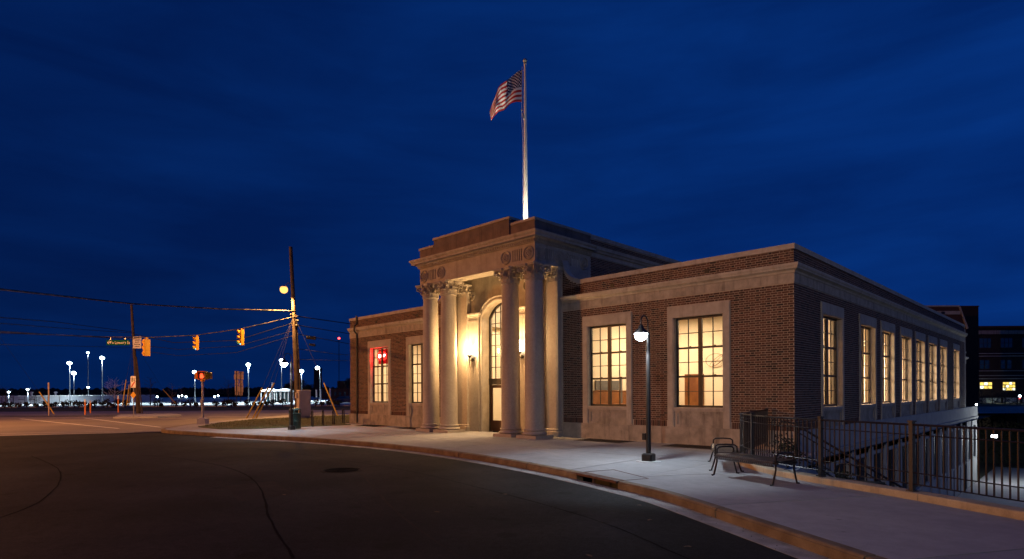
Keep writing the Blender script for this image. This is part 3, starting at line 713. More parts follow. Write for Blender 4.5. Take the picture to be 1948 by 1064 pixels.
# parapet coping
par = MB(); par.box(-7.42, 0, 0.0, 0.3, 5.61, 5.715); par.box(-23.86, -16.44, 0.0, 0.3, 5.61, 5.715); par.box(-0.3, 0, 0.302, YEND, 5.61, 5.715)
parapet = par.build('parapet', 'mortar', ST)
blocks('coping_stone', FR, -7.42, 0.035, 1.4, Z_BR, Z_TOP, 0.035, -0.34, parapet, 'stone', rr)
blocks('coping_stone', FR, -23.895, -16.44, 1.4, Z_BR, Z_TOP, 0.035, -0.34, parapet, 'stone', rr)
blocks('coping_stone', SD, 0.345, YEND, 1.4, Z_BR, Z_TOP, 0.036, -0.34, parapet, 'stone', rr)
# scuppers in the parapet
for x in (-6.15, -2.6, -17.6, -21.2):
    MB().box(x - 0.07, x + 0.07, -0.02, 0.02, 5.40, 5.52).build('scupper', 'black', ST)
# flat roofs
MB().box(-8.6, -0.3, 0.32, YEND, 5.15, 5.25).build('roof', 'roof', ST); MB().box(-23.5, -15.3, 0.32, YEND, 5.15, 5.25).build('roof', 'roof', ST)
# downpipe on the left wing
dpx = -23.05
mb = MB(); mb.tube([(dpx, -0.07, 0.05), (dpx, -0.07, 4.95), (dpx, -0.23, 5.12), (dpx, -0.23, 5.34), (dpx, -0.07, 5.5), (dpx, -0.07, 5.95)], 0.045, 8); mb.build('downpipe', 'black', ST, smooth=True)

# ---- windows: stone surround > sash, panes, sill, apron
def window_stone(hw, ow):
    mb = MB()
    for sx in (-1, 1):
        x0, x1 = sorted((sx * hw, sx * ow)); mb.box(x0, x1, -0.028, 0.26, 0.552, 4.085)
        x2, x3 = sorted((sx * (hw + 0.035), sx * (ow - 0.02))); mb.box(x2, x3, -0.042, -0.027, 0.60, 4.10)
    mb.box(-ow, ow, -0.03, 0.26, 4.087, 4.459); mb.box(-(ow - 0.02), ow - 0.02, -0.044, -0.029, 4.115, 4.43)
    return mb
def window_sash(hw):
    mb = MB(); y0, y1 = 0.15, 0.22; zb, zt = 1.185, 4.084
    mb.box(-(hw - 0.002), -(hw - 0.055), y0, y1, zb, zt); mb.box(hw - 0.055, hw - 0.002, y0, y1, zb, zt)
    mb.box(-(hw - 0.056), hw - 0.056, y0 + 0.002, y1, zt - 0.06, zt); mb.box(-(hw - 0.056), hw - 0.056, y0 + 0.002, y1, zb, zb + 0.07)
    mb.box(-0.06, 0.06, y0 - 0.012, y1, zb + 0.071, zt - 0.061)
    H = (zt - 0.06 - zb - 0.07) / 3
    for sx in (-1, 1):
        xa, xb = sorted((sx * 0.061, sx * (hw - 0.056))); xm = (xa + xb) / 2
        for k in (1, 2):
            z = zb + 0.07 + H * k; mb.box(xa, xb, y0 + 0.008, y1 - 0.004, z - 0.032, z + 0.032)
            mb.box(xm - 0.03 + 0.09, xm + 0.03 + 0.09, y0 - 0.02, y0 + 0.007, z + 0.03, z + 0.055)       # sash lift
        for k in range(3):
            za = zb + 0.07 + H * k + (0.033 if k else 0); zc = zb + 0.07 + H * (k + 1) - (0.033 if k < 2 else 0)
            mb.box(xm - 0.011, xm + 0.011, y0 + 0.018, y1 - 0.012, za, zc)
            zm = (za + zc) / 2
            mb.box(xa, xm - 0.0115, y0 + 0.02, y1 - 0.013, zm - 0.011, zm + 0.011); mb.box(xm + 0.0115, xb, y0 + 0.02, y1 - 0.013, zm - 0.011, zm + 0.011)
    return mb
def pane_spots(hw):
    zb, zt = 1.185, 4.084; H = (zt - 0.06 - zb - 0.07) / 3; out = []
    for sx in (-1, 1):
        xa, xb = sorted((sx * 0.061, sx * (hw - 0.056))); xm = (xa + xb) / 2
        for k in range(3):
            za = zb + 0.07 + H * k; zc = za + H
            for x in ((xa + xm) / 2, (xm + xb) / 2):
                for z in (za + H * 0.27, za + H * 0.73): out.append((x, 0.186, z))
    return out
def make_window(parent, loc, rz, hw=0.83, ow=1.065):
    w = window_stone(hw, ow).build('window', 'stone', parent); w.location = loc; w.rotation_euler = (0, 0, rz)
    window_sash(hw).build('sash', 'bronze', w)
    mb = MB(); mb.box(-(hw - 0.001), hw - 0.001, -0.035, 0.149, 1.10, 1.183); mb.box(-(hw - 0.001), hw - 0.001, -0.015, 0.02, 1.06, 1.099); mb.build('sill', 'stone', w)
    mb = MB(); mb.box(-(hw - 0.001), hw - 0.001, 0.03, 0.2, 0.552, 1.098)
    for a, b, c, d in ((-(hw - 0.001), hw - 0.001, 0.99, 1.058), (-(hw - 0.001), hw - 0.001, 0.552, 0.64), (-(hw - 0.001), -(hw - 0.11), 0.641, 0.989), (hw - 0.11, hw - 0.001, 0.641, 0.989)): mb.box(a, b, 0.0, 0.029, c, d)
    mb.build('apron', 'stone_dirty', w)
    pw = (hw - 0.117) / 4 - 0.0015; pw = (hw - 0.056 - 0.061) / 4 - 0.002
    if True:
        mb = MB(); mb.box(-pw, pw, -0.003, 0.003, -0.232, 0.232); t_ = mb.build('pane', 'glass', w); pane_me = t_.data; D.objects.remove(t_)
    for p in pane_spots(hw): link('pane', pane_me, w, p)
    return w
w0 = make_window(ST, (WIN_F[3], 0, 0), 0)
for c in WIN_F[:3]: dup(w0, ST, (c, 0, 0))
ws0 = make_window(ST, (0, WIN_S[0], 0), PI / 2, 0.985, 1.14)
for c in WIN_S[1:]: dup(ws0, ST, (0, c, 0), PI / 2)

# red neon sign hung inside the far left window
neon = thing('neon_sign', 'glowing red oval neon sign hung in the leftmost front window', 'neon sign', (-21.10, 0.265, 3.66))
oval = [(0.42 * math.cos(a), 0.0, 0.21 * math.sin(a)) for a in [2 * PI * i / 40 for i in range(41)]]
MB().tube(oval, 0.034, 8).build('outline_tube', E_NEON, neon)
mb = MB()
for k in range(4):
    x = -0.24 + k * 0.16
    mb.tube([(x - 0.04, 0, -0.08), (x - 0.04, 0, 0.08), (x + 0.04, 0, 0.08), (x + 0.04, 0, 0.0), (x - 0.03, 0, 0.0)] if k != 0 else [(x + 0.045 * math.cos(a), 0, 0.085 * math.sin(a)) for a in [2 * PI * i / 16 for i in range(17)]], 0.022, 6)
mb.build('lettering_tube', E_NEONW, neon)
MB().box(-0.36, 0.84, 0.03, 0.045, -0.42, 0.36).build('glare_panel', EM('red_glare_panel', (1.0, 0.012, 0.010), 0.62), neon)  # added glowing panel, imitates the red glare spreading from the neon over the panes
mb = MB(); mb.tube([(-0.3, 0.04, 0.19), (-0.3, 0.04, 0.42)], 0.004, 5); mb.tube([(0.3, 0.04, 0.19), (0.3, 0.04, 0.42)], 0.004, 5); mb.build('chain', 'steel', neon)
lamp('neon_glow', 'POINT', (0, -0.09, 0), 170, (1.0, 0.02, 0.015), neon, radius=0.1)

# ================================================================== THE PORTICO
PX0, PX1 = -15.37, -8.49
PY = -1.5
# porch floor step and back wall with the arched opening
AW, ASP, ACR = 1.02, 4.95, 5.58
AR = (AW ** 2 + (ACR - ASP) ** 2) / (2 * (ACR - ASP))
def arch_z(dx, extra=0.0): return ACR - AR + math.sqrt(max(0, (AR + extra) ** 2 - dx * dx))
bw = MB()
bw.box(PX0 + 0.402, XM - AW, 0.0, 0.6, -0.2, 7.0); bw.box(XM + AW, PX1 - 0.402, 0.0, 0.6, -0.2, 7.0)
NA = 20; xs = [-AW + 2 * AW * i / NA for i in range(NA + 1)]
poly = [(XM + x, arch_z(x)) for x in xs]
for i in range(NA):
    (xa, za), (xb, zb) = poly[i], poly[i + 1]
    bw.add([(xa, 0, za), (xb, 0, zb), (xb, 0, 7.0), (xa, 0, 7.0), (xa, 0.6, za), (xb, 0.6, zb), (xb, 0.6, 7.0), (xa, 0.6, 7.0)], [(0, 1, 2, 3), (4, 7, 6, 5), (0, 4, 5, 1), (3, 2, 6, 7)])
backwall = bw.build('porch_wall', 'stone', ST)
# upper block sides, front side return in stone
MB().box(PX1 - 0.4, PX1, 0.003, 1.84, 0.0, 6.437).build('side_wall', 'stone', ST); MB().box(PX0, PX0 + 0.4, 0.003, 1.84, 0.0, 6.437).build('side_wall', 'stone', ST)
up = MB(); up.box(PX1 - 0.35, PX1, 1.842, 26, 4.9, 7.94); up.box(PX0, PX0 + 0.35, 1.842, 26, 4.9, 7.94); up.box(PX0, PX1, 26.002, 26.3, 4.9, 7.94); up.build('upper_wall', 'mortar', ST)
mb = MB(); mb.box(PX0 + 0.36, PX1 - 0.36, -0.8, 25.9, 7.45, 7.58); mb.build('roof', 'roof', ST)
BP = [(0.0, 7.16), (0.03, 7.18), (0.04, 7.34), (0.09, 7.36), (0.13, 7.44), (0.17, 7.47), (0.18, 7.53), (0.20, 7.60), (0.0, 7.66), (-0.1, 7.66), (-0.1, 7.16)]
MB().sweep([(PX1, 1.842), (PX1, 26.0)], BP).build('upper_band', 'stone', ST)
MB().sweep([(PX0, 26.0), (PX0, 1.842)], BP).build('upper_band', 'stone', ST)
mb = MB(); mb.box(PX1 - 0.4, PX1 + 0.035, 1.845, 26.03, 7.90, 8.06); mb.box(PX0 - 0.035, PX0 + 0.4, 1.845, 26.03, 7.90, 8.06); mb.build('upper_coping', 'stone', ST)
# stone strip where the portico meets the wing
mb = MB(); mb.box(PX1, -8.422, -0.012, 0.2, 0.0, 6.5); mb.box(-15.438, PX0, -0.012, 0.2, 0.0, 6.5); mb.build('margin', 'stone', ST)

# entablature: core + skin with slots cut in it
ent = MB(); ent.box(PX0 + 0.06, PX1 - 0.06, PY + 0.06, -0.85, 6.44, 7.17); ent.box(PX0 + 0.06, PX0 + 0.72, -0.849, 1.84, 6.44, 7.17); ent.box(PX1 - 0.72, PX1 - 0.06, -0.849, 1.84, 6.44, 7.17)
ent.box(PX0 + 0.4, PX1 - 0.4, PY + 0.2, 0.3, 7.171, 7.4)
entab = ent.build('entablature', 'stone', ST)
def slots(u0, n=5, w=0.05, g=0.112): return [(u0 + k * g, u0 + k * g + w, 6.60, 7.04) for k in range(n)]
hf = slots(-9.63) + slots(-14.75); hs = slots(-0.93) + slots(0.55)
def skin(frame, u0, u1, hl, t):
    mb = MB()
    for a, b, c, d in panels(u0, u1, 6.44, 7.17, hl):
        p = to3(frame, a, 0, c); q = to3(frame, b, -t, d); mb.box(p[0], q[0], p[1], q[1], p[2], q[2])
    return mb.build('frieze', 'stone', entab)
skin(('F', PY), PX0, PX1, hf, 0.0595); skin(('S', PX1), PY + 0.06, 1.84, hs, 0.0595)
mb = MB(); mb.box(PX0, PX0 + 0.0595, PY + 0.06, 1.84, 6.44, 7.17); mb.build('frieze', 'stone', entab)
def rosette():
    mb = MB(); n = 28
    def ring(r, t, o_):
        mb.tube([(r * math.cos(2 * PI * i / n), -o_, r * math.sin(2 * PI * i / n)) for i in range(n + 1)], t, 6)
    ring(0.235, 0.030, 0.022); ring(0.155, 0.016, 0.012)
    for k in range(8):
        a = 2 * PI * k / 8; c = (0.095 * math.cos(a), -0.020, 0.095 * math.sin(a))
        mb.sphere(c, 0.042, 8, 5)
    mb.sphere((0, -0.015, 0), 0.045, 10, 6); return mb
ro = rosette().build('rosette', 'stone', entab, smooth=True); ro.location = (-8.80, PY, 6.82)
for x in (-9.98, -13.88, -15.06): o_ = ro.copy(); COL.objects.link(o_); o_.location = (x, PY, 6.82)
for y in (-1.20, -0.12, 0.30, 1.40): o_ = ro.copy(); COL.objects.link(o_); o_.location = (PX1, y, 6.82); o_.rotation_euler = (0, 0, PI / 2)
# cornice with dentil course
EC = [(0.0, 7.171), (0.05, 7.18), (0.05, 7.20), (0.055, 7.285), (0.10, 7.29), (0.13, 7.33), (0.28, 7.345), (0.285, 7.43), (0.30, 7.435), (0.33, 7.47), (0.35, 7.525), (0.35, 7.545), (0.0, 7.585), (-0.1, 7.585), (-0.1, 7.171)]
MB().sweep([(PX0, 1.84), (PX0, PY), (PX1, PY), (PX1, 1.84)], EC).build('cornice', 'stone', entab)
mb = MB(); x = PX0 - 0.05
while x < PX1 + 0.05: mb.box(x, x + 0.055, PY - 0.095, PY - 0.054, 7.205, 7.28); x += 0.10
y = PY - 0.03
while y < 1.8: mb.box(PX1 + 0.054, PX1 + 0.095, y, y + 0.055, 7.205, 7.28); y += 0.10
o = mb.build('dentil_course', 'stone', entab); o['kind'] = 'stuff'
# attic: ends lower, middle stepped up and proud
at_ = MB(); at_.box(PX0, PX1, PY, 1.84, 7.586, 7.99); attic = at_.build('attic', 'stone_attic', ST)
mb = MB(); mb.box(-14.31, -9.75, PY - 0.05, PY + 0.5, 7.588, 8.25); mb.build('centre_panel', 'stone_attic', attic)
mb = MB(); mb.box(-14.36, -9.70, PY - 0.09, PY + 0.54, 8.251, 8.345); mb.build('coping_stone', 'stone', attic)
for a, b in ((PX0 - 0.03, -14.37), (-9.69, PX1 + 0.03)):
    MB().box(a, b, PY - 0.035, 0.2, 7.991, 8.085).build('coping_stone', 'stone', attic)
MB().box(PX1 - 0.35, PX1 + 0.03, 0.202, 1.84, 7.991, 8.085).build('coping_stone', 'stone', attic)
mb = MB()
for x in (-12.78, -11.27): mb.box(x - 0.006, x + 0.006, PY - 0.052, PY - 0.049, 7.6, 8.24)
mb.build('joint', 'paving_joint', attic)
# coffered ceiling and its small downlights in the front beam
MB().box(PX0 + 0.72, PX1 - 0.72, -0.849, 0.0, 7.0, 7.1).build('porch_ceiling', 'plaster_white', ST)
for x in (-13.0, -10.7):
    MB().lathe([(0.085, 6.424), (0.085, 6.438), (0.05, 6.4385)], 16, (x, -1.15, 0)).build('downlight', 'steel', entab)

# columns
SH0, SH1 = 0.34, 5.86
def shaft_prof():
    P = [(0.375, SH0)]
    for i in range(0, 25):
        t = i / 24; z = SH0 + 0.02 + (SH1 - SH0 - 0.05) * t; r = 0.37 - 0.045 * t ** 1.6
        if abs(z - 4.22) < 0.13: continue
        P.append((r, z))
    r0 = 0.37 - 0.045 * ((4.22 - SH0) / (SH1 - SH0)) ** 1.6
    P += [(r0, 4.212), (r0 - 0.008, 4.216), (r0 - 0.008, 4.224), (r0, 4.228)]
    P.sort(key=lambda q: q[1]); P += [(0.345, 5.845), (0.355, 5.86), (0.345, 5.88)]
    return P
def base_mb():
    mb = MB(); mb.box(-0.49, 0.49, -0.49, 0.49, -0.1, 0.115)
    P = []
    for a in range(0, 9): P.append((0.425 + 0.055 * math.sin(PI * a / 8), 0.115 + 0.10 * a / 8))
    P += [(0.42, 0.222), (0.405, 0.235), (0.40, 0.255), (0.41, 0.27)]
    for a in range(0, 7): P.append((0.40 + 0.03 * math.sin(PI * a / 6), 0.275 + 0.055 * a / 6))
    P += [(0.38, 0.34)]
    mb.lathe(P, 32); return mb
def leaf(mb, ang, r0, h, w, curl, sq=None):
    """one acanthus leaf hugging the bell and curling out at the tip"""
    T = [0, .2, .4, .6, .78, .9, 1.0, 1.06]; rings = []
    for i, t in enumerate(T):
        if t <= 0.78: r = r0 + 0.012 + 0.05 * t * t; z = h * t * 1.15
        else:
            q = (t - 0.78) / 0.28; r = r0 + 0.045 + curl * math.sin(q * PI * 0.62); z = h * (0.90 + 0.10 * math.sin(q * PI) - 0.16 * q * q)
        ww = w * (0.55 + 0.45 * math.sin(PI * min(1, t / 0.9) * 0.75 + 0.3)) * (1.0 if i % 2 else 0.80) * (1.0 if t < 0.9 else (0.75 if t < 1.02 else 0.45))
        row = []
        for k, s_ in enumerate((-1, -0.5, 0, 0.5, 1)):
            rr_ = r + (0.022 if k == 2 else (0.0 if k in (1, 3) else 0.010)); a = ang + s_ * ww / max(0.2, r0 + 0.05) * 0.5
            row.append((rr_ * math.cos(a), rr_ * math.sin(a), z))
        rings.append(row)
    back = [[(x * 0.93, y * 0.93, z - 0.004) for x, y, z in row] for row in rings]
    mb.loft([f_ + b_[::-1] for f_, b_ in zip(rings, back)])
def capital_mb():
    mb = MB(); mb.lathe([(0.345, 0.0), (0.36, 0.012), (0.36, 0.03), (0.335, 0.045), (0.325, 0.2), (0.35, 0.34), (0.42, 0.44), (0.44, 0.47)], 28)
    for k in range(8): leaf(mb, 2 * PI * k / 8 + PI / 8, 0.325, 0.22, 0.27, 0.085)
    for k in range(8): leaf(mb, 2 * PI * k / 8, 0.33, 0.36, 0.26, 0.10)
    H = 0.545
    pts = []
    for q in range(4):
        a0 = PI / 4 + q * PI / 2; c = Vector((math.cos(a0), math.sin(a0))); t = Vector((-c.y, c.x))
        pts += [c * 0.66 - t * 0.055, c * 0.66 + t * 0.055]
        m = a0 + PI / 4
        for f_, rr_ in ((-0.28, 0.47), (-0.14, 0.435), (0, 0.425), (0.14, 0.435), (0.28, 0.47)): pts.append(Vector((math.cos(m + f_), math.sin(m + f_))) * rr_)
    rings = []
    for sc, z in ((0.93, 0.455), (0.97, 0.47), (0.97, 0.50), (1.02, 0.515), (1.02, H + 0.015)): rings.append([(p.x * sc, p.y * sc, z) for p in pts])
    mb.loft(rings)
    for q in range(4):
        a0 = PI / 4 + q * PI / 2; c = Vector((math.cos(a0), math.sin(a0), 0)); t = Vector((-c.y, c.x, 0))
        for s_ in (-1, 1):
            P = [c * 0.36 + t * s_ * 0.10 + UP * 0.22, c * 0.43 + t * s_ * 0.05 + UP * 0.36]
            for i in range(16):
                th = PI * 0.5 - i / 15 * 2 * PI * 1.25; rr_ = 0.082 * (1 - 0.70 * i / 15)
                P.append(c * (0.545 + rr_ * math.cos(th)) + UP * (0.365 + rr_ * math.sin(th)) + t * s_ * 0.028)
            mb.tube(P, [0.014] * 2 + [0.026 - 0.009 * i / 15 for i in range(16)], 6)
        m = a0 + PI / 4; d = Vector((math.cos(m), math.sin(m), 0)); t2 = Vector((-d.y, d.x, 0))
        mb.sphere(tuple(d * 0.455 + UP * 0.50), 0.055, 8, 5)
        for s_ in (-1, 1):
            P = [d * 0.36 + t2 * s_ * 0.11 + UP * 0.24]
            for i in range(12):
                th = PI * 0.5 - i / 11 * 2 * PI; rr_ = 0.05 * (1 - 0.6 * i / 11)
                P.append(d * 0.42 + t2 * s_ * (0.065 - rr_ * math.cos(th)) + UP * (0.39 + rr_ * math.sin(th)))
            mb.tube(P, 0.014, 5)
    return mb
colroot = MB().lathe(shaft_prof(), 40).build('column', 'stone_smooth', ST, smooth=30)
colroot.location = (-8.83, -1.18, 0)
base_mb().build('base', 'stone_smooth', colroot, smooth=40)
cp = capital_mb().build('capital', 'stone_smooth', colroot, smooth=50); cp.location = (0, 0, 5.88)
for x in (-10.07, -13.79, -15.03): dup(colroot, ST, (x, -1.18, 0))
# pilasters on the porch wall
def pil_cap():
    mb = MB(); mb.box(-0.30, 0.30, -0.225, 0, 0, 0.03)
    mb.loft([[(-a, -b, z), (a, -b, z), (a, 0, z), (-a, 0, z)] for a, b, z in ((0.285, 0.21, 0.031), (0.285, 0.21, 0.25), (0.33, 0.25, 0.40), (0.37, 0.29, 0.46))])
    mb.loft([[(-a, -b, z), (a, -b, z), (a, 0.0, z), (-a, 0.0, z)] for a, b, z in ((0.37, 0.29, 0.462), (0.40, 0.32, 0.48), (0.42, 0.34, 0.555))])
    for row, (h, n, w, cu) in enumerate(((0.22, 3, 0.2, 0.08), (0.36, 2, 0.2, 0.09))):
        tmp = MB()
        for k in range(n):
            m1 = MB(); leaf(m1, -PI / 2, 0.33, h, w, cu); x = (k - (n - 1) / 2) * 0.19
            m1.xf(Matrix.Translation((x, 0.12, 0.03))); mb.add(m1.v, m1.f)
        for s_ in (-1, 1):
            m1 = MB(); leaf(m1, 0 if s_ > 0 else PI, 0.30, h, 0.19, cu); m1.xf(Matrix.Translation((-0.02 * s_, -0.11, 0.03))); mb.add(m1.v, m1.f)
    for s_ in (-1, 1):
        P = []
        for i in range(14):
            th = PI * 0.5 - i / 13 * 2 * PI * 1.2; rr_ = 0.08 * (1 - 0.7 * i / 13)
            P.append((s_ * (0.30 + rr_ * math.cos(th)), -0.30, 0.36 + rr_ * math.sin(th)))
        mb.tube(P, 0.022, 6)
    mb.sphere((0, -0.31, 0.50), 0.05, 8, 5); return mb
mb = MB(); mb.box(-0.295, 0.295, -0.22, 0.0, 0.30, 5.885)
pil = mb.build('pilaster', 'stone_smooth', ST); pil.location = (-8.785, 0, 0)
mb = MB(); mb.box(-0.38, 0.36, -0.31, 0.0, -0.1, 0.12); mb.loft([[(-a, -b, z), (a * .97, -b, z), (a * .97, 0, z), (-a, 0, z)] for a, b, z in ((0.36, 0.29, 0.121), (0.37, 0.30, 0.16), (0.36, 0.29, 0.20), (0.325, 0.25, 0.215), (0.325, 0.25, 0.25), (0.34, 0.265, 0.27), (0.30, 0.225, 0.30))])
mb.build('base', 'stone_smooth', pil); c_ = pil_cap().build('capital', 'stone_smooth', pil, smooth=50); c_.location = (0, 0, 5.885)
for x in (-9.85, -14.01, -15.075): dup(pil, ST, (x, 0, 0))
# pedestal panels between pilasters and arch, carrying the sconces
def side_panel():
    mb = MB(); mb.box(-0.36, 0.36, -0.11, 0.0, -0.1, 4.98)
    mb.sweep([(-0.36, 0.0), (-0.36, -0.11), (0.36, -0.11), (0.36, 0.0)], [(0, 4.981), (0.03, 4.99), (0.04, 5.04), (0.09, 5.07), (0.11, 5.11), (0.11, 5.16), (0, 5.175), (-0.05, 5.175), (-0.05, 4.981)])
    for s_ in (-1, 1): mb.box(s_ * 0.36 - s_ * 0.001, s_ * 0.27, -0.128, -0.111, 0.15, 4.85)
    mb.box(-0.269, 0.269, -0.128, -0.111, 4.75, 4.85)
    return mb
sp = side_panel().build('side_panel', 'stone_smooth', ST); sp.location = (-13.42, 0, 0)
dup(sp, ST, (-10.44, 0, 0))
# archivolt
def archivolt():
    mb = MB(); rings = []
    path = [(-AW, 0.0), (-AW, 1.5), (-AW, 3.0), (-AW, 4.3), (-AW, ASP)]
    a0 = math.asin(AW / AR)
    for i in range(1, 16):
        a = -a0 + 2 * a0 * i / 16; path.append((AR * math.sin(a), ACR - AR + AR * math.cos(a)))
    path += [(AW, ASP), (AW, 4.3), (AW, 3.0), (AW, 1.5), (AW, 0.0)]
    def nrm(i):
        p = Vector(path[max(0, i - 1)]); q = Vector(path[min(len(path) - 1, i + 1)]); d = (q - p).normalized(); return Vector((-d.y, d.x))
    P = [(0.0, 0.01), (0.0, -0.05), (0.05, -0.07), (0.06, -0.045), (0.15, -0.045), (0.16, -0.075), (0.20, -0.085), (0.215, -0.03), (0.215, 0.01)]
    for i, (x, z) in enumerate(path):
        n = nrm(i); rings.append([(XM + x + n.x * o_, y, z + n.y * o_) for o_, y in P])
    mb.loft(rings); return mb
archivolt().build('archivolt', 'stone_smooth', ST, smooth=25)
for x in (XM - 1.7, XM + 1.7):
    o_ = ro.copy(); COL.objects.link(o_); o_.parent = ST; o_.location = (x, -0.004, 6.0); o_.name = 'medallion'

# arched window over the doors
YD = 0.43
ag = MB(); zt0, zt1 = 2.03, 2.30
ag.box(XM - AW, XM + AW, YD - 0.05, YD + 0.10, zt0, zt1)
path = [(-AW + 0.035, zt1), (-AW + 0.035, ASP)] + [((AR - 0.035) * math.sin(a), ACR - AR + (AR - 0.035) * math.cos(a)) for a in [-math.asin(AW / AR) * 0.97 + 2 * math.asin(AW / AR) * 0.97 * i / 14 for i in range(15)]] + [(AW - 0.035, ASP), (AW - 0.035, zt1)]
rings = []
for i, (x, z) in enumerate(path):
    p = Vector(path[max(0, i - 1)]); q = Vector(path[min(len(path) - 1, i + 1)]); d = (q - p).normalized(); n = Vector((-d.y, d.x))
    rings.append([(XM + x + n.x * a, y, z + n.y * a) for a, y in ((0.034, YD - 0.03), (0.034, YD + 0.06), (-0.03, YD + 0.06), (-0.03, YD - 0.03))])
ag.loft(rings)
cols = [-AW + 0.06 + (2 * AW - 0.12) * k / 6 for k in range(7)]
for k in range(1, 6): ag.box(XM + cols[k] - 0.014, XM + cols[k] + 0.014, YD - 0.01, YD + 0.035, zt1, arch_z(cols[k]) - 0.05)
rows = [2.31 + 0.475 * k for k in range(8)]
for k in range(1, 7):
    hw = AW - 0.05 if rows[k] < ASP else math.sqrt(max(0, AR ** 2 - (rows[k] - ACR + AR) ** 2)) - 0.05
    if hw > 0.1: ag.box(XM - hw, XM + hw, YD - 0.008, YD + 0.033, rows[k] - 0.012, rows[k] + 0.012)
archwin = ag.build('arched_window', 'bronze', ST)
for k in range(6):
    xa, xb = cols[k] + 0.014, cols[k + 1] - 0.014
    for r in range(7):
        za = rows[r] + 0.012; zb = rows[r + 1] - 0.012
        ta, tb = arch_z(xa) - 0.06, arch_z(xb) - 0.06
        if za > min(ta, tb) - 0.03: continue
        q = [(XM + xa, za), (XM + xb, za), (XM + xb, min(zb, tb)), (XM + xa, min(zb, ta))]
        MB().prism_y(q, YD + 0.010, YD + 0.016).build('pane', 'glass', archwin)
# doors
def door_mb():
    mb = MB(); W_ = 0.965
    mb.box(0.0, 0.12, 0, 0.05, 0.0, 2.0); mb.box(W_ - 0.12, W_, 0, 0.05, 0.0, 2.0); mb.box(0.1205, W_ - 0.1205, 0, 0.05, 1.87, 2.0); mb.box(0.1205, W_ - 0.1205, 0, 0.05, 0.0, 0.46); return mb
d_ = door_mb().build('door', 'dark_wood', ST); d_.location = (XM - AW + 0.05, YD, 0.02)
MB().box(0.121, 0.844, 0.02, 0.027, 0.461, 1.869).build('glass', 'glass', d_)
mb = MB(); mb.tube([(0.85, -0.01, 0.95), (0.85, -0.06, 0.97), (0.85, -0.06, 1.28), (0.85, -0.01, 1.30)], 0.014, 8); mb.build('handle', 'steel', d_)
e_ = dup(d_, ST, (XM + 0.005, YD, 0.02))
for k in kids(e_):
    if k.name.startswith('handle'): k.location = (-0.735, 0, 0)
mb = MB(); mb.box(XM - AW, XM - AW + 0.048, YD - 0.03, YD + 0.08, 0.0, zt0); mb.box(XM + AW - 0.048, XM + AW, YD - 0.03, YD + 0.08, 0.0, zt0); mb.build('door_frame', 'bronze', ST)

# wall lanterns
def sconce(x, label):
    t = thing('wall_lantern', label, 'wall lamp', (x, -0.128, 3.12), 0, 'wall lanterns either side of the entrance')
    mb = MB(); mb.tube([(0, 0.0, 0.0), (0, -0.035, 0.0)], 0.075, 16); mb.build('backplate', 'iron', t, smooth=True)
    mb = MB(); mb.tube([(0, -0.02, 0.0), (0, -0.10, -0.02), (0, -0.17, 0.0), (0, -0.19, 0.08)], 0.018, 8); mb.build('arm', 'iron', t, smooth=True)
    mb = MB(); mb.lathe([(0.004, -0.34), (0.018, -0.32), (0.012, -0.27), (0.022, -0.10), (0.026, 0.05), (0.05, 0.12), (0.09, 0.17), (0.115, 0.20), (0.115, 0.22)], 16, (0, -0.19, 0)); mb.build('torch', 'iron', t, smooth=True)
    mb = MB(); mb.lathe([(0.085, 0.221), (0.105, 0.30), (0.11, 0.45), (0.09, 0.60), (0.05, 0.66), (0.01, 0.68)], 16, (0, -0.19, 0)); mb.build('glass_shade', E_SCO, t, smooth=True)
    lamp('lantern_light', 'POINT', (0, -0.36, 0.48), 500, (1.0, 0.60, 0.245), t, radius=0.12)
    return t
sconce(-13.42, 'glowing wall lantern on stone panel between the left columns and the arched door')
sconce(-10.44, 'wall lantern half hidden behind the right pair of columns')

# ================================================================== INTERIORS
def room(x0, x1, y0, y1, z1, mats=('plaster', 'plaster', 'plaster_white')):
    t = 0.05
    mb = MB(); mb.box(x0, x1, y1, y1 + t, 0.05, z1); mb.build('room_wall', mats[0], ST)
    mb = MB(); mb.box(x0 - t, x0, y0, y1, 0.05, z1); mb.build('room_wall', mats[1], ST)
    mb = MB(); mb.box(x0, x1, y0, y1, z1, z1 + t); mb.build('room_ceiling', mats[2], ST)
    mb = MB(); mb.box(x0, x1, y0, y1, 0.0, 0.05); mb.build('room_floor', 'floor', ST)
room(-8.10, -0.36, 0.36, 5.6, 4.75); room(-8.10, -0.36, 5.70, 30.0, 4.75)
room(-23.4, -15.75, 0.36, 6.5, 4.75); MB().box(-15.75, -15.70, 0.36, 6.5, 0.05, 4.75).build('room_wall', 'plaster', ST)
room(-15.3, -8.56, 0.62, 9.0, 6.9); MB().box(-8.56, -8.51, 0.62, 9, 0.05, 6.9).build('room_wall', 'plaster', ST)
MB().box(-0.36, -0.345, 0.36, 1.9, 0.05, 4.75).build('room_wall', 'plaster', ST)
RW_ = (1.0, 0.70, 0.47)
def ceil_light(x, y, z, p, label, sx=1.2, sy=0.6):
    p = p * 1.85
    t = thing('ceiling_light', label, 'ceiling light', (x, y, z), 0, 'lit ceiling lights inside the station')
    MB().box(-sx / 2, sx / 2, -sy / 2, sy / 2, -0.04, 0.0).build('frame', 'white', t)
    MB().box(-sx / 2 + 0.05, sx / 2 - 0.05, -sy / 2 + 0.05, sy / 2 - 0.05, -0.05, -0.041).build('diffuser', E_ROOM, t)
    lamp('ceiling_light_glow', 'AREA', (0, 0, -0.06), p, RW_, t, size=(sx, sy), aim=(0, 0, -1))
ceil_light(-6.0, 3.4, 4.74, 190, 'ceiling light seen over the brown counter, through the window right of the columns')
ceil_light(-2.2, 4.2, 4.74, 105, 'ceiling light in the front corner room, seen through the window nearest the brick corner')
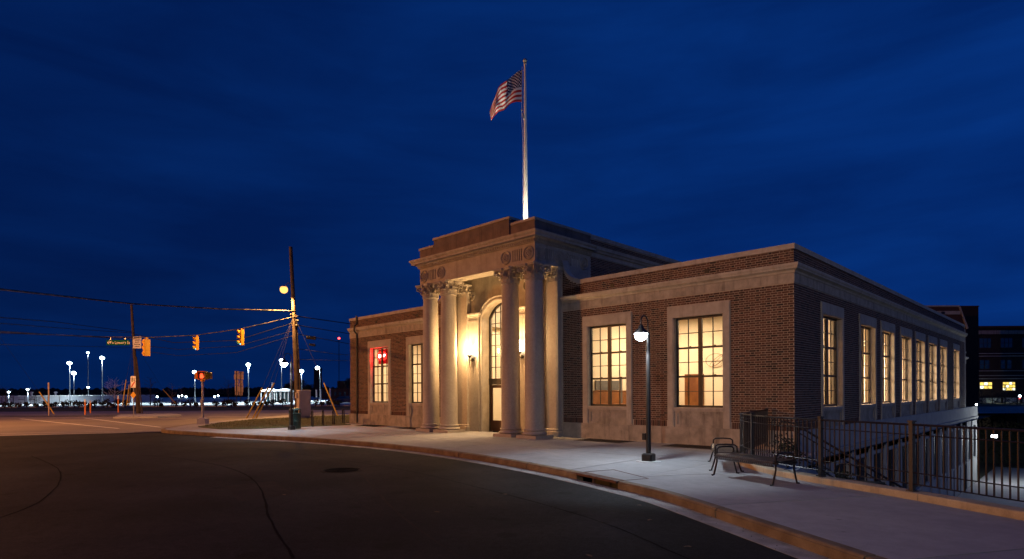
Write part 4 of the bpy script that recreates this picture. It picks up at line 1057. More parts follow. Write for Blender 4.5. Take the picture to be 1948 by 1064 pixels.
for y in (8.5, 13.5, 18.5, 23.2, 27.4): ceil_light(-4.2, y, 4.74, 1050, 'hall ceiling light behind the ' + {8.5: 'second side window from the brick corner', 13.5: 'fourth side window from the brick corner', 18.5: 'sixth side window from the brick corner', 23.2: 'second last side window at the rear', 27.4: 'last side window at the rear'}[y], 1.6, 1.2)
ceil_light(-20.9, 3.0, 4.74, 165, 'ceiling light behind the window with the red neon sign')
ceil_light(-17.4, 3.0, 4.74, 165, 'ceiling light behind the window left of the columns')
ceil_light(-11.9, 3.4, 6.89, 420, 'ceiling light in the entrance hall behind the arched window', 2.4, 2.4)
# things seen inside
idoor = MB(); idoor.box(-6.36, -6.25, 5.53, 5.598, 0.05, 2.42); idoor.box(-5.62, -5.51, 5.53, 5.598, 0.05, 2.42); idoor.box(-6.2495, -5.6205, 5.53, 5.598, 2.30, 2.42)
idf = idoor.build('inner_door_frame', 'wood', ST); MB().box(-6.249, -5.621, 5.56, 5.59, 0.05, 2.299).build('door_leaf', 'wood', idf)
cnt_ = thing('service_counter', 'brown timber counter with dark screen behind the window right of the columns', 'counter', (-8.09, 0, 0.05))
MB().box(0.0, 0.55, 0.7, 4.6, 0, 1.12).build('front', 'wood', cnt_); MB().box(-0.0, 0.62, 0.66, 4.64, 1.121, 1.16).build('top', 'wood', cnt_)
MB().box(0.012, 0.05, 1.55, 3.15, 1.72, 2.10).build('screen', 'grey_panel', cnt_); MB().box(0.01, 0.035, 0.8, 4.5, 1.161, 1.70).build('back_panel', 'wood', cnt_)
MB().box(0.011, 0.036, 3.30, 3.42, 1.161, 2.2).build('post', 'grey_panel', cnt_)
ban = thing('hanging_banner', 'tall dark banner hanging inside the arched entrance window', 'banner', (-13.2, 2.6, 2.5))
MB().box(-0.16, 0.16, -0.015, 0.015, 0.0, 1.55).build('cloth', 'grey_panel', ban); mb = MB(); mb.tube([(-0.2, 0, 1.57), (0.2, 0, 1.57)], 0.02, 8); mb.tube([(0, 0, 1.58), (0, 0, 4.38)], 0.006, 5); mb.build('rod', 'iron', ban)
wa = thing('wall_sculpture', 'curled wire sculpture on the cream wall behind the right hand front window', 'wall art', (-5.0, 5.57, 2.95))
mb = MB()
for k in range(3): mb.tube([(0.42 * math.cos(a) * (1 - 0.2 * k) + 0.1 * k, -0.03 * k, 0.28 * math.sin(a + k) * (1 - 0.1 * k)) for a in [2 * PI * i / 24 * 0.86 for i in range(25)]], 0.008, 6)
mb.build('wire', 'wood', wa)
hb = thing('hall_bench', 'low grey panelled bench seen through the entrance doors', 'bench', (-12.6, 4.6, 0.05))
MB().box(-0.8, 0.8, -0.2, 0.2, 0.0, 0.86).build('back', 'grey_panel', hb); MB().box(-0.8, 0.8, -0.55, -0.21, 0.0, 0.45).build('seat', 'wood', hb)

# ================================================================== BASEMENT STOREY AND THE COURT ON THE RIGHT
bs = MB(); bs.box(-0.3, -0.002, 0.0, 35.6, -4.9, -0.75 + 0.01); base_core = None
HB = []
y = 3.6
while y < 34.2:
    HB.append((y, y + 1.55, -2.95, -0.75)); y += 2.3
bmb = MB()
for a, b, c, d in panels(0.0, 35.6, -5.0, -0.142, HB): bmb.box(-0.35, 0.0, a, b, c, d)
basement = bmb.build('basement_wall', 'concrete', ST)
lg = MB(); lg.sweep([(0.0, -0.05), (0.0, 35.62)], [(0.0, -0.40), (0.05, -0.38), (0.06, -0.22), (0.10, -0.20), (0.10, -0.15), (0.0, -0.145), (-0.05, -0.145), (-0.05, -0.40)]); lg.build('ledge', 'concrete', basement)
for a, b, c, d in HB:
    w = MB(); w.box(-0.14, -0.10, a, b, c, d); w.build('basement_window', 'black', basement)
    p = MB(); p.box(-0.099, -0.05, a + 0.74, a + 0.81, c, d); p.build('mullion', 'bronze', basement)
    s_ = MB(); s_.box(-0.09, 0.05, a - 0.03, b + 0.03, c - 0.12, c - 0.003); s_.build('sill', 'concrete', basement)
# pier strips between the basement windows
for i in range(len(HB) - 1):
    MB().box(0.0, 0.06, HB[i][1] + 0.14, HB[i + 1][0] - 0.14, -4.9, -0.41).build('pier', 'concrete', basement)
# rear lower wing of the station
rear = MB(); rear.box(-6, -0.6, YEND + 0.36, 35.5, -0.1, 4.3); rear.build('rear_wing_wall', 'dark_brick', ST)
MB().sweep([(-0.6, YEND + 0.36), (-0.6, 35.5), (-6, 35.5)], [(0, 3.55), (0.02, 3.56), (0.02, 3.85), (0.15, 3.92), (0.15, 4.02), (0, 4.05), (-0.1, 4.05), (-0.1, 3.55)]).build('rear_wing_cornice', 'stone', ST)
MB().sweep([(-0.6, YEND + 0.36), (-0.6, 35.5), (-6, 35.5)], [(0.03, 4.301), (0.03, 4.42), (-0.3, 4.42), (-0.3, 4.301)]).build('rear_wing_coping', 'stone', ST)
MB().box(-0.598, -0.55, 32.3, 33.4, 1.0, 3.0).build('rear_window', 'bronze', ST)

# court paving and walls
o = sheet('court_pavement', [(0.06, 10), (4.6, 10), (5.4, 24), (6.6, 46), (0.06, 46)], -4.74, 'paving', thick=0.03); tag(o, kind='structure')
o = MB().sweep([(5.42, 18), (6.9, 46)], [(0, -4.75), (0, -4.3), (-0.25, -4.3), (-0.25, -4.75)]).build('court_kerb', 'concrete'); tag(o, kind='structure')
rw = MB()
pin = [(p.x + 0.02, p.y + 0.30) for p in RAILLINE if p.x > 0.9]
# railing kerb wall along the pavement edge (front face in the photo) and the retaining wall under it
kw = thing('kerb_wall', None, None); tag(kw, kind='structure')
RS = arc_len(RAILLINE)
u = 0.0
while u < RS[-1] - 0.3:
    e = min(RS[-1], u + 2.6)
    MB().sweep(sub_path(RAILLINE, RS, u + 0.004, e - 0.004), [(0.0, -0.05), (0.0, 0.09), (-0.012, 0.105), (-0.30, 0.105), (-0.30, -0.05)]).build('kerb_block', 'kerbwall', kw); u = e
o = MB().sweep([(p.x, p.y) for p in RAILLINE], [(-0.02, -4.9), (-0.02, -0.052), (-0.28, -0.052), (-0.28, -4.9)]).build('retaining_wall', 'concrete'); tag(o, kind='structure')
# landing and stair going down to the right, inside the railing
o = MB().box(-0.0, 0.72, -3.55, -0.02, -0.25, 0.0).build('landing', 'paving'); tag(o, kind='structure')
stair = thing('stair', None, None); tag(stair, kind='structure')
for k in range(26):
    x = 0.72 + k * 0.29; zt = -0.17 * (k + 1); MB().box(x, x + 0.29, -3.5, -2.0, zt - 0.4, zt).build('step', 'concrete', stair)
hr = thing('stair_handrail', 'black sloping iron handrail of the stair going down behind the railing', 'handrail', (0, 0, 0))
def sl(x): return 0.86 - 0.587 * (x - 0.72)
for dz, r in ((0.0, 0.028), (-0.16, 0.016), (-0.62, 0.016), (-0.74, 0.022)):
    mb = MB(); mb.tube([(0.72, -2.0, sl(0.72) + dz), (6.2, -2.0, sl(6.2) + dz)], r, 6); mb.build('rail', 'iron', hr)
for k in range(32):
    x = 0.80 + k * 0.165; mb = MB(); mb.tube([(x, -2.0, sl(x) - 0.74), (x, -2.0, sl(x) - (0.0 if k % 8 == 0 else 0.16))], 0.011 if k % 8 else 0.024, 6); mb.build('baluster', 'iron', hr)
mb = MB(); mb.tube([(0.74, -2.0, 0.0), (0.74, -2.0, 0.9)], 0.03, 8); mb.tube([(0.74, -2.0, 0.88), (0.35, -2.0, 0.93), (0.30, -2.0, 0.80)], 0.024, 8); mb.build('newel', 'iron', hr)

# the front railing
ra = thing('railing', 'dark bronze picket railing on the low kerb wall at the right', 'railing', (0, 0, 0))
mid = []
for i, p in enumerate(RAILLINE):
    d = (RAILLINE[min(i + 1, len(RAILLINE) - 1)] - RAILLINE[max(i - 1, 0)]).normalized(); n = Vector((d.y, -d.x)); mid.append(p - n * 0.15)
MIDS = arc_len(mid)
ret = smooth_path([(-0.72, -0.12), (-0.50, -1.3), (-0.25, -2.6), (-0.06, -3.3), (0.04, -3.72)], 0.15)
FULL = ret + [p for p in mid if p.y < -3.75]
FS = arc_len(FULL)
def s_px(px):                                  # arc position on the rail seen at photo column px
    best = None
    for i in range(len(FULL)):
        if i < len(ret): continue
        q = Vector((FULL[i].x, FULL[i].y, 0.1)) - CAM; x = CX + FPX * q.dot(RX) / q.dot(FW)
        if best is None or abs(x - px) < best[0]: best = (abs(x - px), FS[i])
    return best[1]
posts = [0.05, s_px(1430), s_px(1556), s_px(1742)]
while posts[-1] + 1.9 < FS[-1]: posts.append(posts[-1] + 1.85)
for z, r in ((1.16, 0.024), (1.0, 0.013), (0.40, 0.013), (0.22, 0.014)):
    for a, b in zip(posts, posts[1:]):
        mb = MB(); pth = [(x, y, z) for x, y in sub_path(FULL, FS, a, b)]
        mb.tube(pth, r, 6, flat=0.8); mb.build('rail', 'brownrail', ra)
mb = MB(); mb.box(-0.032, 0.032, -0.032, 0.032, 0.105, 1.20); mb.box(-0.045, 0.045, -0.045, 0.045, 1.2005, 1.225); mb.box(-0.06, 0.06, -0.06, 0.06, 0.1055, 0.125); pm = mb.build('post', 'brownpost', ra)
for i, a in enumerate(posts):
    p, t = sample(FULL, FS, a)
    o_ = pm if i == 0 else link('post', pm.data, ra)
    o_.location = (p.x, p.y, 0.0 if a > FS[len(ret)] else 0.0); o_.rotation_euler = (0, 0, math.atan2(t.y, t.x))
mb = MB(); mb.box(-0.0085, 0.0085, -0.0085, 0.0085, 0.22, 1.15); pk = mb.build('picket', 'brownrail', ra); npk = 0
for a, b in zip(posts, posts[1:]):
    n = max(2, round((b - a) / 0.105))
    for k in range(1, n):
        p, t = sample(FULL, FS, a + (b - a) * k / n)
        o_ = pk if npk == 0 else link('picket', pk.data, ra); npk += 1
        o_.location = (p.x, p.y, 0); o_.rotation_euler = (0, 0, math.atan2(t.y, t.x))

# ================================================================== NEAR STREET FURNITURE
def lamp_post(loc, rz, label, power, spot=118):
    t = thing('lamp_post', label, 'lamp post', loc, rz, 'black lamp posts along the pavement')
    MB().lathe([(0.30, 0.0), (0.30, 0.012), (0.28, 0.016)], 24).build('footing', 'concrete', t)
    MB().bbox(-0.135, 0.135, -0.135, 0.135, 0.014, 0.20, 0.03).build('base', 'iron', t)
    MB().lathe([(0.062, 0.2), (0.06, 0.6), (0.052, 3.10), (0.05, 3.16)], 16).build('pole', 'iron', t, smooth=True)
    MB().box(-0.145, -0.058, -0.05, 0.05, 0.52, 0.68).build('outlet_box', 'iron', t)
    P = [(0, 0, 3.14), (0, 0, 3.30)]
    for i in range(13):
        a = PI * i / 12; P.append((0, -0.18 + 0.18 * math.cos(a), 3.36 + 0.18 * math.sin(a)))
    P += [(0, -0.36, 3.30)]
    mb = MB(); mb.tube(P, 0.016, 8); mb.build('crook', 'iron', t, smooth=True)
    MB().lathe([(0.03, 3.31), (0.05, 3.28), (0.07, 3.22), (0.15, 3.16), (0.17, 3.10), (0.165, 3.095), (0.14, 3.15), (0.05, 3.21)], 20, (0, -0.36, 0)).build('shade', 'iron', t, smooth=True)
    MB().sphere((0, -0.36, 3.07), 0.155, 16, 10).build('bulb', E_LED, t, smooth=True)
    lamp('lamp_light', 'SPOT', (0, -0.36, 2.86), power, (0.74, 0.88, 1.0), t, radius=0.07, spot=spot, aim=(0, -0.05, -1), blend=0.22)
    lamp('lamp_glow', 'POINT', (0, -0.55, 3.06), power * 0.22, (0.76, 0.89, 1.0), t, radius=0.1)
    return t
lamp_post((-1.72, -4.89, 0.0), R_(5), 'black lamp post with white light beside the metal bench', 400)
lamp_post((-20.55, -5.0, 0.0), R_(5), 'black lamp post with white light beside the green litter bin', 330)

def bench(loc, rz, L_, label, mat='iron', smat='bench'):
    t = thing('bench', label, 'bench', loc, rz, 'backless metal strap benches'); Wd = 0.50
    for x in (0.06, L_ - 0.06):
        for sy in (0, 1):
            y0 = -0.05 if sy == 0 else Wd + 0.05; y1 = 0.03 if sy == 0 else Wd - 0.03
            mb = MB(); mb.tube([(x, y0 - (0.05 if sy == 0 else -0.05), 0.012), (x, y0, 0.016), (x, y0 + (y1 - y0) * 0.35, 0.10), (x, y1, 0.28), (x, y1, 0.44)], 0.017, 8); mb.build('leg', mat, t, smooth=True)
        mb = MB(); mb.tube([(x, 0.03, 0.44), (x, 0.035, 0.53), (x, 0.08, 0.565), (x, 0.25, 0.575), (x, Wd - 0.08, 0.565), (x, Wd - 0.035, 0.53), (x, Wd - 0.03, 0.44)], 0.017, 8); mb.build('arm', mat, t, smooth=True)
    sf = MB(); sf.tube([(0.0, 0.02, 0.395), (L_, 0.02, 0.395)], 0.017, 8); sf.tube([(0.0, Wd - 0.02, 0.395), (L_, Wd - 0.02, 0.395)], 0.017, 8)
    for x in (0.06, L_ / 2, L_ - 0.06): sf.box(x - 0.02, x + 0.02, 0.03, Wd - 0.03, 0.395, 0.415)
    sf.build('seat_frame', mat, t)
    n = int((L_ - 0.16) / 0.05); m0 = None
    for k in range(n):
        x = 0.10 + (L_ - 0.2) * k / (n - 1)
        if m0 is None:
            mb = MB(); P = [(0.0, 0.02, 0.325), (0.0, -0.018, 0.345), (0.0, -0.030, 0.385), (0.0, -0.014, 0.425), (0.0, 0.03, 0.440), (0.0, 0.15, 0.428), (0.0, 0.25, 0.424), (0.0, 0.35, 0.428), (0.0, 0.47, 0.440), (0.0, 0.514, 0.425), (0.0, 0.530, 0.385), (0.0, 0.518, 0.345)]
            rings = [[(-0.021, y, z), (0.021, y, z), (0.021, y + 0.001, z + 0.005), (-0.021, y + 0.001, z + 0.005)] for _, y, z in P]
            mb.loft(rings); o_ = mb.build('slat', smat, t); m0 = o_.data; o_.location = (x, 0, 0)
        else: link('slat', m0, t, (x, 0, 0))
    return t
bench((0.52, -6.06, 0.0), math.atan2(-0.57, 1.37), 1.62, 'black metal strap bench parallel to the kerb wall')
bench((0.72, -5.32, 0.0), math.atan2(1.66, -0.85), 1.85, 'metal strap bench seen end on, nearer the brick wall', smat='brownpost')

# litter bin
b_ = thing('litter_bin', 'dark green slatted litter bin with hooded lid by the far lamp post', 'litter bin', (-21.15, -4.55, 0.0))
MB().lathe([(0.24, 0.03), (0.245, 0.66)], 24).build('liner', 'black', b_)
m0 = None
for k in range(24):
    a = 2 * PI * k / 24
    if m0 is None:
        mb = MB(); mb.box(-0.026, 0.026, 0.25, 0.262, 0.03, 0.70); o_ = mb.build('slat', 'green_iron', b_); m0 = o_.data
    else: link('slat', m0, b_, (0, 0, 0), a)
mb = MB()
for z in (0.03, 0.36, 0.69): mb.lathe([(0.262, z), (0.275, z + 0.01), (0.275, z + 0.03), (0.262, z + 0.04)], 24)
mb.build('hoop', 'green_iron', b_)
MB().lathe([(0.25, 0.70), (0.29, 0.72), (0.29, 0.75), (0.27, 0.76)], 24).build('rim', 'green_iron', b_)
mb = MB()
for k in range(4):
    a = PI / 4 + k * PI / 2; ca, sa = math.cos(a), math.sin(a)
    mb.add([(0.27 * math.cos(a + d), 0.27 * math.sin(a + d), z) for z in (0.75, 0.90) for d in (-0.32, 0.32)] + [(0.25 * math.cos(a + d), 0.25 * math.sin(a + d), z) for z in (0.75, 0.90) for d in (-0.32, 0.32)], [(0, 1, 3, 2), (4, 6, 7, 5), (0, 2, 6, 4), (1, 5, 7, 3)])
mb.lathe([(0.275, 0.90), (0.27, 0.93), (0.22, 0.975), (0.12, 1.0), (0.02, 1.005)], 24)
mb.build('hood', 'green_iron', b_, smooth=30)

# bicycle hoops
hp = [(594.1, 811.6), (614.5, 810), (634.5, 808.4), (653, 806.4)]
labs = ['leftmost of the four black bicycle hoops on the pavement edge', 'second bicycle hoop from the litter bin, black and arched', 'third bicycle hoop from the litter bin, black and arched', 'black bicycle hoop closest to the station wall']
pr_ = None
for (px, py), lb in zip(hp, labs):
    c = on_ground(px, py, 0.0)
    if pr_ is None:
        pr_ = thing('bicycle_hoop', lb, 'bike rack', (c.x, c.y, 0), R_(-18), 'black bicycle hoops beside the lawn')
        P = [(-0.21, 0, 0.0), (-0.21, 0, 0.55)] + [(-0.21 * math.cos(PI * i / 12), 0, 0.62 + 0.19 * math.sin(PI * i / 12)) for i in range(13)] + [(0.21, 0, 0.55), (0.21, 0, 0.0)]
        mb = MB(); mb.tube(P, 0.03, 10); mb.build('tube', 'iron', pr_, smooth=True)
        mb = MB()
        for x in (-0.21, 0.21): mb.lathe([(0.07, 0), (0.07, 0.012), (0.04, 0.016)], 12, (x, 0, 0))
        mb.build('foot_plate', 'iron', pr_)
    else: dup(pr_, None, (c.x, c.y, 0), label=lb)

# window-well grates at the foot of the wall
gl = ['dark grate in the pavement under the window right of the portico', 'dark grate in the pavement under the right hand front window', 'dark grate in the pavement under the neon sign window', 'dark grate in the pavement under the window left of the portico']
for c, lb in zip((WIN_F[2], WIN_F[3], WIN_F[0], WIN_F[1]), gl):
    t = thing('well_grate', lb, 'grate', (c + 0.25, -0.62, 0.0), 0, 'window well grates at the foot of the front')
    MB().box(-0.95, 0.95, -0.46, 0.50, 0.0006, 0.006).build('pit', 'black', t)
    m0 = None
    for k in range(18):
        x = -0.9 + k * 1.8 / 17
        if m0 is None:
            o_ = MB().box(-0.008, 0.008, -0.46, 0.50, 0.0065, 0.012).build('bar', 'iron', t); m0 = o_.data; o_.location = (x, 0, 0)
        else: link('bar', m0, t, (x, 0, 0))

# small shrub behind the railing
def clump(mb, c, r, n, rnd, size=0.06, flat=1.0):
    for _ in range(n):
        a, b = rnd.uniform(0, 2 * PI), math.acos(rnd.uniform(-1, 1)); rr_ = r * rnd.random() ** 0.45
        p = Vector((c[0] + rr_ * math.sin(b) * math.cos(a), c[1] + rr_ * math.sin(b) * math.sin(a), c[2] + rr_ * math.cos(b) * flat))
        d = Vector((rnd.uniform(-1, 1), rnd.uniform(-1, 1), rnd.uniform(-0.3, 1))).normalized() * size * rnd.uniform(0.6, 1.4)
        e = d.cross(Vector((rnd.uniform(-1, 1), rnd.uniform(-1, 1), rnd.uniform(-1, 1)))).normalized() * size * 0.45
        mb.add([p, p + d * 0.5 + e, p + d, p + d * 0.5 - e], [(0, 1, 2, 3)])
rnd = random.Random(21)
def shrub(c, r, h, label, mat='leaf_dark', n=160, size=None, group=None, stems=5, cat='shrub', name='shrub'):
    t = thing(name, label, cat, c, rnd.uniform(0, 6), group)
    mb = MB()
    for k in range(6): clump(mb, (rnd.uniform(-.45, .45) * r, rnd.uniform(-.45, .45) * r, h * rnd.uniform(0.35, 0.75)), r * rnd.uniform(0.45, 0.65), n // 6, rnd, size or r * 0.22, h / r * 0.5)
    mb.build('foliage', mat, t)
    mb = MB()
    for k in range(stems): mb.tube([(0, 0, 0), (rnd.uniform(-.3, .3) * r, rnd.uniform(-.3, .3) * r, h * 0.5)], [r * 0.05, r * 0.02], 5)
    mb.build('stem', 'bark_dark', t); return t
shrub((1.15, -3.78, -0.02), 0.40, 0.75, 'small leafy shrub behind the railing post by the stair', n=420, size=0.06)
shrub((2.35, -4.55, -0.75), 0.45, 0.9, 'low bush down the slope behind the second railing panel', n=420, size=0.06)
o = sheet('planting_bed', [(0.74, -3.55), (0.9, -4.5), (1.5, -4.9), (2.6, -5.3), (3.0, -3.55)], -0.78, 'soil', thick=0.6); tag(o, kind='structure')

# ================================================================== FLAG
fl = thing('flagpole', 'tall tapered flagpole on the portico roof, lit from below', 'flagpole', (-11.93, 1.72, 7.985))
H0 = 8.22
MB().lathe([(0.16, 0.0), (0.16, 0.06), (0.11, 0.1)], 20).build('base', 'steel', fl, smooth=True)
MB().lathe([(0.092, 0.06), (0.09, 1.5), (0.075, 4.5), (0.048, H0)], 20).build('pole', 'white', fl, smooth=True)
MB().lathe([(0.055, H0), (0.07, H0 + 0.02), (0.05, H0 + 0.05)], 14).build('truck', 'steel', fl, smooth=True)
MB().sphere((0, 0, H0 + 0.16), 0.10, 14, 10).build('finial', 'steel', fl, smooth=True)
mb = MB(); mb.tube([(-0.10, -0.08, H0 - 0.1), (-0.13, -0.10, H0 - 2.1), (-0.09, -0.07, H0 - 3.6), (-0.09, -0.07, 1.2)], 0.008, 5); mb.build('halyard', 'white', fl)
mb = MB(); mb.lathe([(0.03, 0), (0.045, 0.04), (0.03, 0.09)], 10, (-0.12, -0.09, H0 - 2.05)); mb.tube([(-0.1, -0.08, H0 - 2.15), (0.02, -0.12, H0 - 2.45)], 0.03, 8); mb.build('clip', 'steel', fl, smooth=True)
for i, (dx, dy) in enumerate(((0.5, -0.35), (-0.5, -0.35), (0.15, 0.55))):
    MB().lathe([(0.07, 0.0), (0.08, 0.16), (0.085, 0.22), (0.06, 0.225)], 14, (dx, dy, 0.05)).build('floodlight', 'steel', fl, smooth=True)
    lamp('flood', 'SPOT', (dx, dy, 0.32), 1150, (1.0, 0.90, 0.68), fl, radius=0.05, spot=50, aim=(-dx * 0.30, -dy * 0.30, 1.0), blend=0.8)
lamp('flag_flood', 'SPOT', (-0.9, -1.2, 0.4), 1900, (1.0, 0.86, 0.68), fl, radius=0.08, spot=24, aim=(-0.4, 0.3, 7.0), blend=0.5)
# the cloth: hoist down the pole side, fly drooping to the lower left
fm = NEW('flag_cloth'); t = fm.node_tree; N = t.nodes.new; K = t.links.new
def mth(op, a, b=None, c=None):
    n = N('ShaderNodeMath'); n.operation = op
    for i, x in enumerate((a, b, c)):
        if x is None: continue
        if isinstance(x, (int, float)): n.inputs[i].default_value = x
        else: K(x, n.inputs[i])
    return n.outputs[0]
uv = N('ShaderNodeUVMap'); sx = N('ShaderNodeSeparateXYZ'); K(uv.outputs[0], sx.inputs[0]); U, V = sx.outputs[0], sx.outputs[1]
odd = mth('MODULO', mth('FLOOR', mth('MULTIPLY', V, 12.999)), 2.0)           # 13 stripes, red at both ends
stripe_ = N('ShaderNodeMixRGB'); K(odd, stripe_.inputs['Fac']); stripe_.inputs['Color1'].default_value = (0.40, 0.030, 0.030, 1); stripe_.inputs['Color2'].default_value = (0.72, 0.70, 0.68, 1)
can = mth('MULTIPLY', mth('LESS_THAN', U, 0.4), mth('GREATER_THAN', V, 6.0 / 13.0))
cu = mth('DIVIDE', U, 0.4); cv = mth('DIVIDE', mth('SUBTRACT', V, 6.0 / 13.0), 7.0 / 13.0)
def stars(nx, ny, ox, oy):
    a = mth('SUBTRACT', mth('FRACT', mth('ADD', mth('MULTIPLY', cu, nx), ox)), 0.5); b = mth('SUBTRACT', mth('FRACT', mth('ADD', mth('MULTIPLY', cv, ny), oy)), 0.5)
    return mth('LESS_THAN', mth('ADD', mth('MULTIPLY', a, a), mth('MULTIPLY', b, b)), 0.045)
st = mth('MAXIMUM', stars(6, 5, 0, 0), mth('MULTIPLY', stars(6, 5, 0.5, 0.5), mth('MULTIPLY', mth('GREATER_THAN', mth('ABSOLUTE', mth('SUBTRACT', cu, 0.5)), -1), mth('LESS_THAN', mth('ABSOLUTE', mth('SUBTRACT', cu, 0.5)), 0.43))))
cc = N('ShaderNodeMixRGB'); K(st, cc.inputs['Fac']); cc.inputs['Color1'].default_value = (0.010, 0.016, 0.07, 1); cc.inputs['Color2'].default_value = (0.75, 0.75, 0.75, 1)
fin = N('ShaderNodeMixRGB'); K(can, fin.inputs['Fac']); K(stripe_.outputs[0], fin.inputs['Color1']); K(cc.outputs[0], fin.inputs['Color2'])
bs_ = N('ShaderNodeBsdfPrincipled'); bs_.inputs['Roughness'].default_value = 0.8; K(fin.outputs[0], bs_.inputs['Base Color'])
tl = N('ShaderNodeBsdfTranslucent'); K(fin.outputs[0], tl.inputs[0]); mxs = N('ShaderNodeMixShader'); mxs.inputs[0].default_value = 0.35
K(bs_.outputs[0], mxs.inputs[1]); K(tl.outputs[0], mxs.inputs[2]); oo = N('ShaderNodeOutputMaterial'); K(mxs.outputs[0], oo.inputs[0])
NU, NV = 44, 22; me = D.meshes.new('flag'); vs = []; fs = []; uvs = []
hd = Vector((-0.78, -0.62, 0)).normalized(); sd = Vector((-hd.y, hd.x, 0))
for i in range(NU + 1):
    u = i / NU
    for j in range(NV + 1):
        v = j / NV
        drop = 0.45 * u + 1.05 * u * u; out = 1.78 * u * (1 - 0.20 * u)
        hgt = 1.42 * (1 - 0.30 * u)
        z = 14.55 + v * hgt + 0.42 * u - drop * (0.84 + 0.30 * v)
        amp = 0.16 * min(1, u * 2.2)
        wv = amp * math.sin(9 * u + 2.4 * v) + 0.05 * u * math.sin(21 * u - 5 * v)
        q = hd * (0.14 + out + 0.12 * (v - 0.5) * u) + sd * wv
        vs.append((q.x, q.y, z)); 
        z += 0.03 * math.sin(12 * u)
for i in range(NU):
    for j in range(NV):
        a = i * (NV + 1) + j; fs.append((a, a + NV + 1, a + NV + 2, a + 1)); uvs += [(i / NU, j / NV), ((i + 1) / NU, j / NV), ((i + 1) / NU, (j + 1) / NV), (i / NU, (j + 1) / NV)]
me.from_pydata(vs, [], fs); l_ = me.uv_layers.new(name='UVMap')
for k, q in enumerate(uvs): l_.data[k].uv = q
me.materials.append(fm); me.polygons.foreach_set('use_smooth', [True] * len(me.polygons))
fo = D.objects.new('flag', me); COL.objects.link(fo); fo.location = (-11.93, 1.72, 0.0)
tag(fo, 'stars and stripes flag drooping from the top of the lit pole', 'flag')

# ================================================================== POLES, WIRES AND SIGNALS
def wood_pole(foot, top, r0, r1, label):
    f = Vector(foot); t = thing('utility_pole', label, 'utility pole', f)
    d = Vector(top) - f; mb = MB(); mb.tube([(0, 0, -0.2), tuple(d * 0.5), tuple(d)], [r0, (r0 + r1) / 2, r1], 14); mb.build('pole', 'pole', t, smooth=True); return t, d
f2 = at(569, 789, 45.5); P2 = at(553, 470, 45.5)
up2, d2 = wood_pole((f2.x, f2.y, -0.1), P2, 0.19, 0.13, 'tall wooden utility pole with street lamp behind the metal cabinet')
def on2(t): return d2 * t
# conduits clamped to the pole
mb = MB()
for k, off in enumerate((0.22, -0.2)): mb.tube([tuple(RX * off + FW * -0.12), tuple(on2(0.33) + RX * off * 0.9), tuple(on2(0.60) + RX * off * 0.7)], 0.05, 8)
mb.build('conduit', 'pole', up2)
z = on2(0.565); MB().tube([tuple(z + RX * 0.1), tuple(z + RX * 0.34 + UP * 0.02)], 0.09, 10).build('cable_box', 'black', up2, smooth=True); MB().sphere(tuple(on2(0.535) + RX * 0.22 - FW * 0.15), 0.13, 10, 6).build('cable_box', 'black', up2, smooth=True); MB().sphere(tuple(on2(0.60) + RX * -0.18 - FW * 0.15), 0.10, 10, 6).build('cable_box', 'black', up2, smooth=True)
# street lamp on its arm
lp = at(540, 551, 44.5); lt = thing('street_lamp', 'orange sodium street lamp on an arm of the tall utility pole', 'street lamp', lp)
ap = at(556, 541.5, 45.3) - lp
mb = MB(); mb.tube([tuple(ap), tuple(ap * 0.5 + UP * 0.32), (0.0, 0.0, 0.22)], 0.035, 8); mb.build('arm', 'steel', lt, smooth=True)
MB().lathe([(0.08, 0.30), (0.18, 0.24), (0.26, 0.12), (0.27, 0.06)], 16).build('hood', 'steel', lt, smooth=True)
MB().sphere((0, 0, 0.0), 0.29, 14, 10).build('globe', E_SOD, lt, smooth=True)
lamp('street_lamp_light', 'SPOT', (-0.2, 0, -0.40), 6500, (1.0, 0.46, 0.13), lt, radius=0.2, spot=160, aim=(0, 0, -1), blend=0.3)
# left pole
f1 = at(263, 786, 58); P1 = at(250, 580, 58)
up1, d1_ = wood_pole((f1.x, f1.y, -0.15), P1, 0.17, 0.11, 'leaning wooden utility pole beside the street name sign')
mb = MB()
for off in (0.22, 0.40): mb.tube([tuple(RX * off), tuple(d1_ * 0.28 + RX * off * 0.75), tuple(d1_ * 0.52 + RX * off * 0.4)], 0.055, 8)
mb.build('conduit', 'pole', up1)
# sign plate on that pole: white with rows of small print
c = at(261, 651.5, 57); ps = thing('pole_sign', 'white rectangular sign with dark text lines on the leaning pole', 'sign', c, math.atan2(RX.y, RX.x))
MB().box(-0.40, 0.40, -0.02, 0.02, -0.57, 0.57).build('plate', 'white', ps)
mb = MB()
for k, (a, b) in enumerate(((-0.26, 0.28), (-0.22, 0.24), (-0.2, 0.18), (-0.27, 0.26), (-0.21, 0.23))):
    z = 0.40 - k * 0.2; x = a
    while x < b: w_ = rnd.uniform(0.05, 0.11); mb.box(x, min(b, x + w_), -0.024, -0.0205, z - 0.045, z + 0.045); x += w_ + 0.03
mb.build('print', 'black', ps)
def text(s, size, mat, parent, loc, name='lettering', extr=0.004):
    cu_ = D.curves.new(name, 'FONT'); cu_.body = s; cu_.size = size; cu_.extrude = extr; cu_.align_x = 'CENTER'; cu_.align_y = 'CENTER'
    o_ = D.objects.new(name, cu_); COL.objects.link(o_); cu_.materials.append(MAT[mat]); 
    me = D.meshes.new_from_object(o_.evaluated_get(bpy.context.evaluated_depsgraph_get())); D.objects.remove(o_); o_ = D.objects.new(name, me); COL.objects.link(o_)
    o_.parent = parent; o_.location = loc; o_.rotation_euler = (PI / 2, 0, 0); return o_
c = at(224.5, 652, 45); ss = thing('street_name_sign', 'green street name sign with white arrow hanging from the cable', 'street sign', c, math.atan2(RX.y, RX.x) + R_(2))
